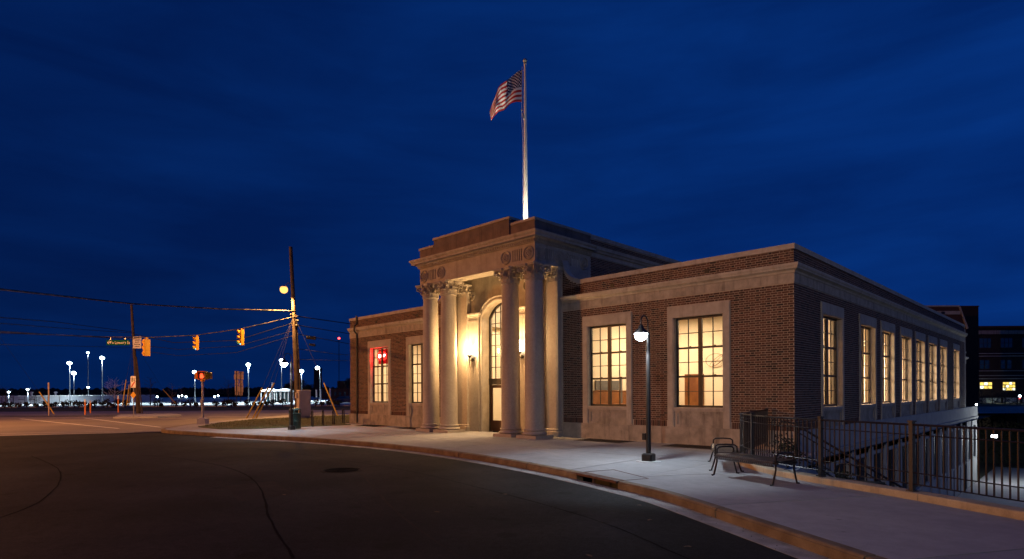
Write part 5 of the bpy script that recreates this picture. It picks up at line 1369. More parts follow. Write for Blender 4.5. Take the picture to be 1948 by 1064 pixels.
MB().box(-0.84, 0.84, -0.012, 0.012, -0.20, 0.20).build('plate', 'sign_green', ss)
tx = text('To Lowery St', 0.33, 'white', ss, (0.13, -0.014, -0.01)); tx.scale = (0.82, 1.0, 1.0)
mb = MB(); mb.prism_y([(-0.80, 0.0), (-0.66, 0.13), (-0.66, 0.045), (-0.57, 0.045), (-0.57, -0.045), (-0.66, -0.045), (-0.66, -0.13)], -0.018, -0.0125); mb.build('arrow', 'white', ss)
mb = MB()
for x in (-0.55, 0.55): mb.box(x - 0.035, x + 0.035, -0.02, 0.02, 0.20, 0.36)
mb.build('hanger', 'steel', ss)

def wire(px, w, r, label, mat='cable', sag=0.0, grp='overhead cables on the utility poles', n=10):
    P = []
    for i in range(len(px) - 1):
        for k in range(n if i < len(px) - 2 else n + 1):
            t = k / n; x = px[i][0] + (px[i + 1][0] - px[i][0]) * t; y = px[i][1] + (px[i + 1][1] - px[i][1]) * t
            ww = w[i] + (w[i + 1] - w[i]) * t; p = at(x, y, ww); p.z -= sag * 4 * t * (1 - t); P.append(p)
    o_ = P[0].copy(); mb = MB(); mb.tube([tuple(p - o_) for p in P], r, 5); ob = mb.build('overhead_cable', mat, None, smooth='all'); ob.location = o_
    return tag(ob, label, 'cable', grp)
wire([(-40, 546), (250, 578), (420, 588), (562, 592)], [24, 40, 44, 45.4], 0.050, 'thickest overhead cable, running from the top left to the tall pole', 'cable_grey')
wire([(563, 602), (457, 626), (372, 638), (285, 642), (200, 641), (-30, 632)], [45.4, 44, 46, 46, 45, 36], 0.034, 'span cable carrying the two green traffic signals', 'cable_grey')
wire([(-40, 628), (100, 637), (210, 643), (258, 644)], [28, 40, 50, 57.8], 0.030, 'sagging cable lit orange at the left edge', 'cable_grey')
wire([(-40, 601), (100, 612), (254, 632)], [30, 42, 57.8], 0.026, 'dark cable meeting the leaning pole above the white sign')
wire([(-40, 612), (110, 624), (255, 634)], [30, 42, 57.8], 0.022, 'dark cable just above the orange lit cable')
wire([(256, 636), (330, 652), (450, 648), (562, 613)], [57.8, 54, 48, 45.4], 0.028, 'dark cable sagging between the two wooden poles, uppermost')
wire([(258, 656), (340, 665), (450, 659), (563, 628)], [57.8, 54, 48, 45.4], 0.022, 'dark cable sagging between the two wooden poles, middle one')
wire([(258, 666), (340, 677), (450, 671), (563, 637)], [57.8, 54, 48, 45.4], 0.022, 'dark cable sagging between the two wooden poles, lowest')
wire([(-40, 655), (120, 658), (256, 662)], [32, 45, 57.8], 0.018, 'thin cable crossing the sky left of the green sign')
wire([(565, 602), (700, 621)], [45.4, 62], 0.042, 'cable from the tall pole to behind the station, uppermost')
wire([(566, 619), (700, 641)], [45.4, 62], 0.034, 'cable from the tall pole to behind the station, second')
wire([(567, 636), (620, 646), (700, 661)], [45.4, 52, 62], 0.030, 'cable from the tall pole to behind the station, with dark splice boxes')
wire([(567, 664), (640, 674), (700, 678)], [45.4, 54, 62], 0.024, 'cable lit orange between the tall pole and the station', 'cable_grey')
wire([(567, 684), (640, 686), (700, 688)], [45.4, 54, 62], 0.022, 'lowest cable between the tall pole and the station', 'cable_grey')
for px, py, lb, l in ((592, 643.5, 'dark cable splice box just right of the tall pole', 0.36), (594, 657, 'smaller cable splice box hanging below the other one', 0.24)):
    c = at(px, py, 47); t = thing('splice_box', lb, 'cable box', c, math.atan2(RX.y, RX.x), 'splice boxes on the cables')
    mb = MB(); mb.tube([(-l, 0, 0.06), (l, 0, -0.02)], 0.13 * l / 0.36, 10); mb.build('body', 'black', t, smooth=True)
    mb = MB(); mb.tube([(-l * 0.9, 0, 0.19 * l / .36), (l * 0.9, 0, 0.12 * l / .36)], 0.02, 6); mb.build('strand', 'steel', t)

def signal(px, ytop, w, rz, hgt, label, lit=True):
    c = at(px, ytop, w); t = thing('traffic_signal', label, 'traffic light', (c.x, c.y, c.z), rz, 'yellow traffic signals over the junction')
    k = hgt / 1.1; b = MB()
    for i in range(3): b.bbox(-0.17 * k, 0.17 * k, 0.0, 0.20 * k, -(i + 1) * 0.345 * k - 0.06 * k + 0.004, -i * 0.345 * k - 0.06 * k, 0.015)
    b.build('housing', 'yellow', t)
    m = MB(); m.tube([(0, 0.1 * k, -0.06 * k), (0, 0.1 * k, 0.06)], 0.03 * k, 8); m.box(-0.07 * k, 0.07 * k, 0.04 * k, 0.16 * k, -0.02, 0.03); m.build('hanger', 'yellow', t)
    for i in range(3):
        z = -(i + 0.5) * 0.345 * k - 0.06 * k
        ln = MB(); ln.tube([(0, 0.0, z), (0, -0.015, z)], 0.125 * k, 18); ln.build('lens', E_GREEN if (lit and i == 2) else 'black', t)
        vz = MB(); outer = []; inner_ = []
        A_ = [R_(-35) + R_(250) * q / 14 for q in range(15)]
        rings = [[(r * k * math.cos(a), y * k, z + r * k * math.sin(a)) for r, y in ((0.14, 0.0), (0.14, -0.22 + 0.06 * (1 - math.sin(a))), (0.132, -0.22 + 0.06 * (1 - math.sin(a))), (0.132, 0.0))] for a in A_]
        vz.loft(rings); vz.build('visor', 'yellow', t, smooth=30)
    return t
# faces look along the street towards the left of the picture
face = math.atan2(RX.y, RX.x)
signal(457, 626, 44, face + R_(-48), 1.20, 'yellow traffic signal showing green, nearer the tall pole')
signal(372, 639, 46, face + R_(-52), 1.10, 'yellow traffic signal showing green, left of the other green one')
signal(277, 644, 42, face + R_(-118), 1.25, 'yellow traffic signal seen from the side beside the leaning pole', lit=False)

# pedestrian signal
pb = on_ground(386, 806.5, 0.0); pg = thing('pedestrian_signal', 'pedestrian signal with glowing red hand on a grey post', 'crossing signal', (pb.x, pb.y, 0.0), face)
MB().loft([[(-a, -a, z), (a, -a, z), (a, a, z), (-a, a, z)] for a, z in ((0.23, 0.0), (0.22, 0.28), (0.14, 0.36))]).build('base', 'concrete', pg)
MB().lathe([(0.065, 0.34), (0.06, 2.42)], 14).build('post', 'steel', pg, smooth=True)
MB().bbox(-0.07, 0.07, -0.15, -0.05, 1.02, 1.40, 0.015).build('push_button', 'steel', pg)
MB().lathe([(0.13, 2.40), (0.13, 2.46), (0.09, 2.50)], 14).build('collar', 'yellow', pg)
hd_ = MB(); hd_.bbox(-0.23, 0.23, -0.12, 0.16, 2.50, 2.96, 0.02); hd_.build('housing', 'yellow', pg)
hd_ = MB(); hd_.box(-0.25, 0.25, -0.24, 0.0, 2.961, 2.98); hd_.box(-0.25, -0.235, -0.24, 0.0, 2.55, 2.96); hd_.box(0.235, 0.25, -0.24, 0.0, 2.55, 2.96); hd_.build('visor', 'yellow', pg)
MB().bbox(0.26, 0.46, -0.02, 0.20, 2.54, 2.92, 0.015).build('side_head', 'yellow', pg); MB().bbox(-0.46, -0.26, -0.02, 0.20, 2.54, 2.92, 0.015).build('side_head', 'yellow', pg)
MB().box(-0.20, 0.20, -0.126, -0.121, 2.53, 2.93).build('screen', 'black', pg)
hn = MB(); hn.box(-0.085, 0.085, -0.135, -0.127, 2.58, 2.72)
for k, (x, h) in enumerate(((-0.066, 0.10), (-0.022, 0.135), (0.022, 0.13), (0.066, 0.10))): hn.box(x - 0.018, x + 0.018, -0.135, -0.127, 2.7205, 2.72 + h)
hn.prism_y([(0.086, 2.61), (0.15, 2.68), (0.135, 2.71), (0.086, 2.67)], -0.135, -0.127); hn.build('hand_symbol', E_HAND, pg)
lamp('hand_glow', 'POINT', (0, -0.3, 2.72), 3.5, (1, 0.08, 0.03), pg, radius=0.15)

# signal cabinet
cb = on_ground(578, 795.5, 0.0); ct = thing('signal_cabinet', 'tall brushed metal signal cabinet on the lawn corner', 'cabinet', (cb.x, cb.y, 0.02), face + R_(32))
MB().box(-0.36, 0.36, -0.32, 0.32, 0.0, 0.14).build('plinth', 'concrete', ct)
MB().bbox(-0.40, 0.40, -0.36, 0.36, 0.141, 1.90, 0.02).build('body', 'cabinet', ct)
MB().box(-0.345, 0.345, -0.376, -0.361, 0.22, 1.80).build('door', 'cabinet', ct); MB().box(0.26, 0.30, -0.40, -0.377, 0.95, 1.12).build('handle', 'steel', ct)
MB().bbox(-0.55, -0.401, -0.16, 0.12, 1.36, 1.72, 0.02).build('meter_box', 'cabinet', ct)

# guy wires with yellow guards
def guy(px0, py0, px1, py1, w0, w1, label, e=None):
    a = at(px0, py0, w0); b = at(px1, py1, w1); t = thing('guy_wire', label, 'guy wire', a, 0, 'guy wires with yellow guards')
    mb = MB(); mb.tube([(0, 0, -0.1), tuple((b - a) * 1.0)], 0.05, 8); mb.build('guard', 'guard', t)
    e = e or (at(559.5, 600, 45.4) if px0 > 400 else at(254, 650, 57.9))
    mb = MB(); mb.tube([tuple(b - a), tuple(e - a)], 0.010, 5); mb.build('strand', 'cable', t); return t
guy(466, 799, 499, 738, 40.5, 41.6, 'yellow guy guard leaning right, leftmost of three on the lawn edge')
guy(478, 799, 510, 738, 40.6, 41.8, 'yellow guy guard leaning right, middle of three on the lawn edge')
guy(484, 799, 522, 729, 40.7, 42.2, 'yellow guy guard leaning right, third of three on the lawn edge')
guy(644, 792, 616, 729, 44, 44.6, 'yellow guy guard leaning left between cabinet and station')
guy(233, 770, 240, 723, 58, 58.2, 'yellow guard left of the leaning pole, leftmost of three')
guy(241, 770, 246, 732, 58.2, 58.4, 'yellow guard left of the leaning pole, middle of three')
guy(245, 770, 249, 730, 58.4, 58.6, 'yellow guard left of the leaning pole, closest to it')
guy(103, 786, 75, 746, 52, 53, 'yellow guy guard leaning left beside the pale marker post', e=at(-30, 600, 46))
guy(334, 766, 310, 741, 76, 77, 'thin guy guard leaning left over the far verge')
def marker(px, yb, yt, w, label, mat='orange'):
    b = at(px, yb, w); tp = at(px, yt, w); t = thing('marker_post', label, 'marker post', b, 0, 'marker posts along the highway')
    h = tp.z - b.z; MB().tube([(0, 0, -0.1), (0, 0, h * 0.8)], 0.055, 8).build('post', mat, t); MB().tube([(0, 0, h * 0.8), (0, 0, h)], 0.066, 8).build('cap', 'white' if mat == 'orange' else mat, t)
marker(93, 789, 728, 49, 'tall pale marker post at the far left of the street', 'sign_back')
marker(162, 787, 760, 50, 'short orange marker post, left of its neighbour')
marker(172, 784, 762, 54, 'short orange marker post, leaning at the verge')
marker(225, 783, 753, 54, 'bright orange marker post left of the leaning pole')
# crossing sign assembly
c = at(254.5, 792, 45); cs = thing('sign_post', 'slim post with white red-slashed sign above a yellow diamond', 'road sign', c, face)
hh = at(254.5, 716, 45).z - c.z
MB().tube([(0, 0, -0.1), (0, 0, hh)], 0.035, 8).build('post', 'steel', cs)
MB().box(-0.19, 0.19, -0.06, -0.04, hh - 0.86, hh).build('regulatory_sign', 'white', cs)
mb = MB(); mb.box(-0.11, -0.03, -0.066, -0.0605, hh - 0.42, hh - 0.10); mb.box(0.04, 0.11, -0.066, -0.0605, hh - 0.36, hh - 0.12); mb.build('symbol', 'black', cs)
mb = MB(); mb.prism_y([(-0.17, hh - 0.78), (-0.10, hh - 0.82), (0.16, hh - 0.42), (0.10, hh - 0.38)], -0.072, -0.0665); mb.build('slash', 'red_paint', cs)
mb = MB(); z = hh - 1.42; mb.prism_y([(0, z - 0.26), (0.22, z), (0, z + 0.26), (-0.22, z)], -0.06, -0.04); mb.build('diamond_sign', 'yellow', cs)
# route sign assembly, seen from the back
c = at(453, 770, 76); rs = thing('route_signs', 'cluster of route sign backs on two posts beyond the highway', 'road sign', c, face)
k = 76 / FPX
for x, y0, y1 in ((-2.5, 706, 768), (5.5, 707, 770)):
    MB().tube([(x * k, -0.05, (770 - y1) * k - 0.1), (x * k, -0.05, (770 - y0) * k)], 0.04, 6).build('post', 'pole', rs)
for x0, x1, y0, y1 in ((-6.5, 1.5, 706, 711.5), (-7.5, 2.5, 712, 722), (-6, 1, 722.5, 728), (-6, 1, 728.5, 734), (-6.2, 1, 734.5, 745), (-5.5, 0.5, 745.5, 752), (3, 11, 707, 712), (2.8, 10.5, 712.5, 722.5), (3.2, 9, 723.5, 729), (2.2, 9.5, 729.5, 735), (1.2, 10, 735.5, 746), (2, 8.5, 746.5, 752.5)):
    MB().box(x0 * k, x1 * k, 0.0, 0.03, (770 - y1) * k, (770 - y0) * k).build('sign_panel', 'sign_back', rs)

# the sodium lamp that lights the station front stands out of frame to the left, another lights the junction
def off_lamp(x, y, h, p, label, col=(1.0, 0.375, 0.095), glow=None, beam=None):
    t = thing('street_lamp', label, 'street lamp', (x, y, -0.15))
    MB().lathe([(0.12, 0), (0.11, h * 0.5), (0.07, h)], 12).build('pole', 'pole', t, smooth=True)
    d = Vector((11.9 + x, y, 0)); d = Vector((-8 - x, 0 - y, 0)).normalized()
    mb = MB(); mb.tube([(0, 0, h - 0.3), tuple(d * 0.8 + UP * (h + 0.1)), tuple(d * 1.7 + UP * h)], 0.04, 8); mb.build('arm', 'steel', t, smooth=True)
    MB().lathe([(0.08, 0.26), (0.18, 0.2), (0.26, 0.06)], 14, tuple(d * 1.7 + UP * (h - 0.12))).build('hood', 'steel', t, smooth=True)
    MB().sphere(tuple(d * 1.7 + UP * (h - 0.12)), 0.2, 12, 8).build('globe', glow or E_SOD, t, smooth=True)
    q = d * 2.0 + UP * (h - 0.4)
    if beam:
        lamp('street_lamp_light', 'SPOT', tuple(q), p, col, t, radius=0.25, spot=beam[1], aim=Vector(beam[0]) - t.location - q, blend=0.7); return t
    lamp('street_lamp_light', 'POINT', tuple(q), p, col, t, radius=0.25); return t
off_lamp(-41.0, -46.0, 11.5, 47000, 'sodium street lamp out of the picture that lights the station front')
off_lamp(11.5, -31.0, 8.0, 4600, 'white street lamp behind the viewer that lights the right wing', (1.0, 0.90, 0.82), E_LED, ((-1.5, 0, 1.8), 31))
off_lamp(30.0, 15.0, 3.4, 650, 'white lot lamp beyond the right edge that lights the sunken court', (0.86, 0.94, 1.0), E_LED)
c = at(-170, 780, 37); off_lamp(c.x, c.y, 9.0, 5200, 'sodium street lamp just beyond the left edge, lighting the junction')

# ================================================================== FAR SIDE OF THE HIGHWAY
def lot_lamp(px, hy, by, label, p=2600, small=False, arm=False, mat=E_LEDS, zb=-0.24):
    b = on_ground(px, by, zb); w = depth(b); h = at(px, hy, w).z - zb
    t = thing('lot_lamp', label, 'lamp post', b, face, 'white lamp posts of the parking lot')
    MB().lathe([(0.22, 0), (0.22, 0.5), (0.10, 0.52), (0.06, h)], 10).build('pole', 'lot_pole', t)
    if arm: mb = MB(); mb.tube([(0, 0, h - 0.05), (-0.5, 0, h + 0.02)], 0.05, 6); mb.build('arm', 'white', t)
    dx = -0.6 if arm else 0
    MB().bbox(dx - 0.42, dx + 0.42, -0.2, 0.2, h + 0.12, h + 0.24, 0.02).build('head', 'lot_pole', t)
    sz = 0.42 if not small else 0.22
    MB().sphere((dx, -0.05, h - 0.02), sz * w / 120, 12, 8, 0.8).build('lens', mat, t)
    lamp('lot_light', 'SPOT', (dx, -0.1, h - 0.6), p * 4.0, (0.72, 0.90, 1.0), t, radius=0.2, spot=146, aim=(0, 0, -1), blend=0.25)
lot_lamp(195, 681, 769, 'tall white lot lamp just left of the green street sign', 3600)
lot_lamp(133, 691, 769, 'tall white lot lamp above the end of the long white building', 3600)
lot_lamp(141, 710, 766, 'lot lamp close beside the tall one at the white building', 3200)
lot_lamp(168, 671, 765, 'thin dark lot lamp, highest light of the left group', 400, True)
lot_lamp(168, 737, 764, 'low lot lamp between the two tall left ones', 900, True)
lot_lamp(53, 741, 771, 'short lot lamp in front of the long white building', 900, True)
lot_lamp(17, 746, 772, 'shortest lot lamp at the far left edge', 300, True)
lot_lamp(371, 708, 768, 'white lot lamp behind the pedestrian signal', 3600)
lot_lamp(473, 694, 768, 'white lot lamp right of the route sign backs', 4200)
lot_lamp(536, 686, 766, 'white lot lamp left of the tall utility pole', 4200)
lot_lamp(574, 706, 764, 'white lot lamp right of the tall utility pole', 3600)
lot_lamp(609, 700, 763, 'white lot lamp on a side arm near the station', 4200, arm=True)
for i, (px, py) in enumerate(((271, 756), (285, 755), (299, 755), (224, 755), (247, 755), (340, 754), (346, 753), (354, 755), (408, 755), (415, 753), (247, 755))[:10]):
    b = at(px, py, 230); t = thing('bollard_light', 'tiny white bollard light far back in the parking lot', 'bollard light', (b.x, b.y, -0.24), 0, 'distant bollard lights in the lot')
    h = b.z + 0.24; MB().tube([(0, 0, 0), (0, 0, h)], 0.08, 6).build('post', 'steel', t); MB().sphere((0, 0, h), 0.34, 8, 6).build('lens', E_LEDS, t)
# pale posts
for px, yt, yb, lb in ((518, 729, 760, 'bright white post in front of the canopy'), (602, 743, 753, 'short white post right of the cabinet, left of its neighbour'), (610, 742, 764, 'white post right of the cabinet beneath the arm lamp'), (628, 741, 754, 'white post nearer the station'), (251, 752, 764, 'white post just left of the leaning pole')):
    b = at(px, yb, 112); h = at(px, yt, 112).z - b.z; t = thing('white_post', lb, 'post', b, 0, 'white posts in the lot')
    MB().tube([(0, 0, -0.3), (0, 0, h)], 0.13, 8).build('post', 'white', t); MB().tube([(0, 0, h), (0, 0, h + 0.12)], 0.16, 8).build('cap', 'white', t)
# shelter with pale canopy roofs
c = at(527, 763, 118); sh = thing('canopy', 'pale roofed glass shelter with slim columns in the lot', 'shelter', (c.x, c.y, -0.24), face); k = 118 / FPX
for x0, x1 in ((-25, 0), (4, 26)):
    MB().loft([[(x0 * k - a, -1.3 - a, z), (x1 * k + a, -1.3 - a, z), (x1 * k + a, 1.3 + a, z), (x0 * k - a, 1.3 + a, z)] for a, z in ((0.15, 2.25), (0.18, 2.4), (-0.5, 2.75), (-1.0, 2.85))]).build('roof', 'white', sh)
    for q in range(4):
        x = (x0 + (x1 - x0) * q / 3) * k
        for y in (-1.25, 1.25): MB().box(x - 0.06, x + 0.06, y - 0.06, y + 0.06, 0, 2.249).build('column', 'white', sh)
    MB().box(x0 * k + 0.07, x1 * k - 0.07, 1.19, 1.21, 0.15, 2.1).build('glass_panel', 'dull_glass', sh)
# long white building
a = at(-40, 775, 128); b = at(135, 775, 128)
wb = thing('white_building', 'long low white windowless building at the far left', 'building', (a.x, a.y, -0.24), face); Lw = (b - a).length; hw = at(60, 754.5, 128).z + 0.24
MB().box(0, Lw, 0, 30, 0, hw).build('wall', 'pale_wall', wb); MB().box(-0.1, Lw + 0.1, -0.1, 30.1, hw, hw + 0.18).build('roof_edge', 'white', wb)
for q in range(1, 8): MB().box(Lw * q / 8 - 0.05, Lw * q / 8 + 0.05, -0.05, -0.001, 0, hw).build('seam', 'grey_panel', wb)
for q in (0.43, 0.55): MB().box(Lw * q, Lw * q + 1.2, -0.06, -0.001, hw * 0.55, hw * 0.62).build('vent', 'grey_panel', wb)
for px, lb in ((60, 'left rooftop vent on the white building'), (106, 'right rooftop vent on the white building')):
    c = at(px, 754, 130); t = thing('roof_vent', lb, 'roof vent', (c.x, c.y, -0.24 + hw + 0.18), 0, 'roof vents on the white building'); MB().lathe([(0.2, 0), (0.2, 0.5), (0.35, 0.55), (0.3, 0.8), (0.02, 0.9)], 10).build('cowl', 'pale_wall', t)
# low wall / raised kerb line at the lot
o = MB().sweep([RW(-140, 83.5), RW(30, 83.5)], [(0, -0.3), (0, 0.02), (-0.25, 0.02), (-0.25, -0.3)]).build('lot_kerb', 'concrete'); tag(o, kind='structure')
# shrubs along the verge
xs_ = [8, 22, 36, 52, 70, 84, 96, 106, 120, 130, 142, 150, 160, 170, 180, 196, 204, 214, 222, 238, 300, 306, 334, 352, 362, 374, 412, 424, 432, 440, 448, 470, 484, 496, 508, 520, 538, 600, 612, 626, 634, 646]
MARKS = [(17, 'the shortest lot lamp'), (53, 'the short lot lamp'), (75, 'the left leaning guy guard'), (93, 'the tall pale marker post'), (133, 'the tall lamp by the white building'), (162, 'the left short orange post'), (172, 'the second orange post'), (195, 'the tall lamp near the street sign'), (218, 'the white lit bare tree'), (225, 'the bright orange marker post'), (254, 'the leaning pole'), (299, 'the tall dim bare tree'), (327, 'the upright bare tree'), (345, 'the short dim bare tree'), (371, 'the lamp behind the pedestrian signal'), (434, 'the bare tree by the route signs'), (455, 'the route signs'), (473, 'the lamp right of the route signs'), (495, 'the leaning yellow guards'), (518, 'the bright white post'), (536, 'the lamp left of the tall pole'), (602, 'the short white post by the cabinet'), (610, 'the arm lamp'), (628, 'the white post nearest the station'), (640, 'the right yellow guard'), (655, 'the parked dark blue car')]
slots = [(x + d * 5, ('left' if d < 0 else 'right') + ' of ' + n) for x, n in MARKS for d in (-1, 1)]
for i, px in enumerate(xs_):
    yb = 779 - px * 0.0165; w = 80.5 + rnd.uniform(-1.5, 2); b = at(px, yb, w)
    big_ = rnd.choice((0.75, 0.95, 1.15, 1.4)) if px > 60 else 1.0
    k_ = min(range(len(slots)), key=lambda j: abs(slots[j][0] - px) + (20 if ('left' in slots[j][1][:4]) != (px < slots[j][0] + (5 if slots[j][1][:4] == 'left' else -5)) else 0)); sl_ = slots.pop(k_)[1]
    russet = i % 5 == 2
    shrub((b.x, b.y, -0.13), 0.52 * big_, 0.85 * big_, ('russet' if russet else 'dark') + (' small' if big_ < 0.9 else ' bushy' if big_ > 1.2 else ' low') + ' shrub on the verge, just ' + sl_, 'leaf_red' if russet else 'leaf_dark', n=130, size=0.20, group='shrubs along the verge beyond the highway')

# bare trees
def bare_tree(b, h, label, mat='bark', seed=1, spread=0.5, levels=3, r0=None, lean=0.0):
    rt = random.Random(seed); t = thing('bare_tree', label, 'tree', b); r0 = r0 or h * 0.016
    tr = MB(); tr.tube([(0, 0, -0.1), (lean * h * 0.2, 0, h * 0.35), (lean * h * 0.1, 0.02 * h, h * 0.7), (0, 0, h)], [r0, r0 * 0.8, r0 * 0.5, r0 * 0.15], 7); tr.build('trunk', mat, t, smooth='all')
    br = MB()
    def grow(p, d, l, r, lv):
        q = p + d * l; m = p + d * l * 0.5 + Vector((rt.uniform(-1, 1), rt.uniform(-1, 1), rt.uniform(0, 1))) * l * 0.06
        br.tube([tuple(p), tuple(m), tuple(q)], [r, r * 0.75, r * 0.4], 4)
        if lv:
            for k in range(rt.randint(2, 4)):
                f_ = rt.uniform(0.3, 0.95); dd = (d + Vector((rt.uniform(-1, 1), rt.uniform(-1, 1), rt.uniform(-0.15, 0.8))) * 0.75).normalized(); grow(p + d * l * f_, dd, l * rt.uniform(0.4, 0.65), r * 0.5, lv - 1)
    n = 16
    for k in range(n):
        f_ = 0.22 + 0.75 * k / n; a = k * 2.4 + rt.uniform(-.4, .4); l = h * spread * (0.75 - 0.55 * f_) * rt.uniform(0.7, 1.2)
        grow(Vector((lean * h * 0.12, 0, h * f_)), Vector((math.cos(a), math.sin(a), rt.uniform(0.25, 0.75))).normalized(), l, r0 * (1 - f_) * 0.55 + 0.008, levels - 1)
    br.build('branches', mat, t, smooth='all'); return t
def tree_px(px, yt, yb, w, label, **k):
    b = at(px, yb, w); bare_tree(b, at(px, yt, w).z - b.z, label, **k)
tree_px(218, 723, 772, 82, 'small bare tree lit white in front of the lot', mat='white', seed=4, spread=1.0, r0=0.07)
tree_px(10, 735, 779, 82, 'thin bare tree at the far left edge', mat='bark_dark', seed=6, spread=0.8)
tree_px(66, 738, 778, 84, 'thin bare tree in front of the white building', mat='bark_dark', seed=7, spread=0.7)
tree_px(327, 727, 771, 84, 'faint upright bare tree right of the leaning pole', mat='bark', seed=8, spread=0.45)
tree_px(286, 718, 771, 86, 'tall dim bare tree just right of the leaning pole', mat='bark_dark', seed=9, spread=0.6)
tree_px(434, 722, 768, 86, 'dim bare tree left of the route signs', mat='bark_dark', seed=10, spread=0.75)
tree_px(345, 735, 770, 90, 'short dim bare tree left of the pedestrian signal', mat='bark', seed=14, spread=0.5)
tree_px(620, 731, 762, 96, 'bare tree right of the metal cabinet', mat='bark_dark', seed=11, spread=0.7)
tree_px(530, 744, 765, 84, 'young bare tree in front of the canopy', mat='bark_dark', seed=12, spread=0.6)

# cars
def car(c, rz, label, paint, tail=True, group=None):
    t = thing('parked_car' if not tail else 'passing_car', label, 'car', c, rz, group)
    b = MB(); half = [(-2.2, 0.35), (-2.25, 0.75), (-2.05, 0.92), (-1.3, 0.98), (-0.75, 1.40), (0.55, 1.44), (1.25, 1.0), (2.0, 0.85), (2.2, 0.65), (2.2, 0.35)]
    rings = []
    for y, k, dz in ((-0.86, 0.97, 0.0), (-0.90, 1.0, 0), (0.90, 1.0, 0), (0.86, 0.97, 0)):
        rings.append([(x * k, y * (0.80 if z > 1.1 else 1.0), z) for x, z in half])
    b.loft(rings); b.build('body', paint, t, smooth=30)
    g = MB(); g.loft([[(-1.22, y, 1.0), (-0.76, y * 0.84, 1.36), (0.52, y * 0.84, 1.39), (1.14, y, 1.02)] for y in (-0.905, 0.905)]); g.build('window', 'dull_glass', t)
    for x in (-1.35, 1.38):
        for y in (-0.88, 0.88):
            w_ = MB(); w_.tube([(x, y - 0.1, 0.32), (x, y + 0.1, 0.32)], 0.32, 18); w_.build('wheel', 'tyre', t)
    for y in (-0.68, 0.68):
        l = MB(); l.box(-2.29, -2.22, y - 0.17, y + 0.17, 0.68, 0.86); l.build('tail_light', E_TAIL if tail else 'red_paint', t)
        l = MB(); l.box(2.16, 2.23, y - 0.18, y + 0.18, 0.60, 0.76); l.build('headlight', 'white', t)
    if tail: lamp('tail_glow', 'POINT', (-2.7, 0, 0.6), 120, (1.0, 0.03, 0.02), t, radius=0.4)
    return t
c = at(655, 764.5, 100); car((c.x, c.y, -0.24), face + R_(12), 'dark blue car parked in the lot at the station corner', 'car', False)
# stack and radio mast beyond
c = at(605, 757, 260); st_ = thing('brick_stack', 'dark square stack behind the arm lamp', 'chimney', (c.x, c.y, -0.3), face); h = at(605, 700, 260).z + 0.3
MB().loft([[(-a, -a, z), (a, -a, z), (a, a, z), (-a, a, z)] for a, z in ((1.5, 0), (1.3, h * 0.9), (1.45, h * 0.92), (1.4, h))]).build('shaft', 'soot_brick', st_)
c = at(645.5, 750, 420); ms = thing('radio_mast', 'slender radio mast with red beacon left of the station', 'radio mast', (c.x, c.y, 0)); h = at(645.5, 645, 420).z
mb = MB()
for k in range(3):
    a = 2 * PI * k / 3; mb.tube([(0.5 * math.cos(a), 0.5 * math.sin(a), 0), (0.4 * math.cos(a), 0.4 * math.sin(a), h)], 0.09, 5)
for k in range(40):
    z = h * k / 40; a = 2 * PI * (k % 3) / 3; b = a + 2 * PI / 3; mb.tube([(0.45 * math.cos(a), 0.45 * math.sin(a), z), (0.45 * math.cos(b), 0.45 * math.sin(b), z + h / 40)], 0.05, 4)
mb.build('lattice', 'iron', ms); MB().sphere((0, 0, h + 0.4), 0.75, 10, 8).build('beacon', E_BEACON, ms, smooth=True)
# low dark building by the mast
c = at(648, 755, 190); db = thing('dark_building', 'low dark building behind the lot at the station corner', 'building', (c.x, c.y, -0.3), face); k = 190 / FPX
MB().box(-36 * k, 30 * k, 0, 12, 0, 20 * k).build('wall', 'dark_brick', db); MB().box(-8 * k, 10 * k, 1, 10, 20 * k, 35 * k).build('upper_storey', 'soot_brick', db)
for q in range(6): MB().box((-30 + q * 9) * k, (-26 + q * 9) * k, -0.06, -0.001, 7 * k, 14 * k).build('window', 'dull_glass', db)

# far woods: one dark mass of crowns on the skyline
def mass(pts, zb, ht, seed, n, size):
    rm = random.Random(seed); mb = MB()
    for _ in range(n):
        f_ = rm.random() * (len(pts) - 1); i = int(f_); p = Vector(pts[i]).lerp(Vector(pts[i + 1]), f_ - i)
        q = p + Vector((rm.uniform(-14, 14), rm.uniform(-14, 14))); s_ = size * rm.uniform(0.6, 1.3); h = ht * rm.uniform(0.55, 1.0)
        mb.lathe([(0.1, 0), (s_ * 0.8, h * 0.25), (s_ * rm.uniform(.8, 1), h * 0.55), (s_ * 0.6, h * 0.85), (0.1, h)], 6, (q.x, q.y, zb))
    return mb
pts = [RW(-420, 345), RW(-250, 352), RW(-120, 350), RW(-20, 355)]
o = mass(pts, -2, 7.8, 3, 950, 3.0).build('far_woods', 'woods'); tag(o, 'dark wooded skyline beyond the parking lot', 'woods', kind='stuff')
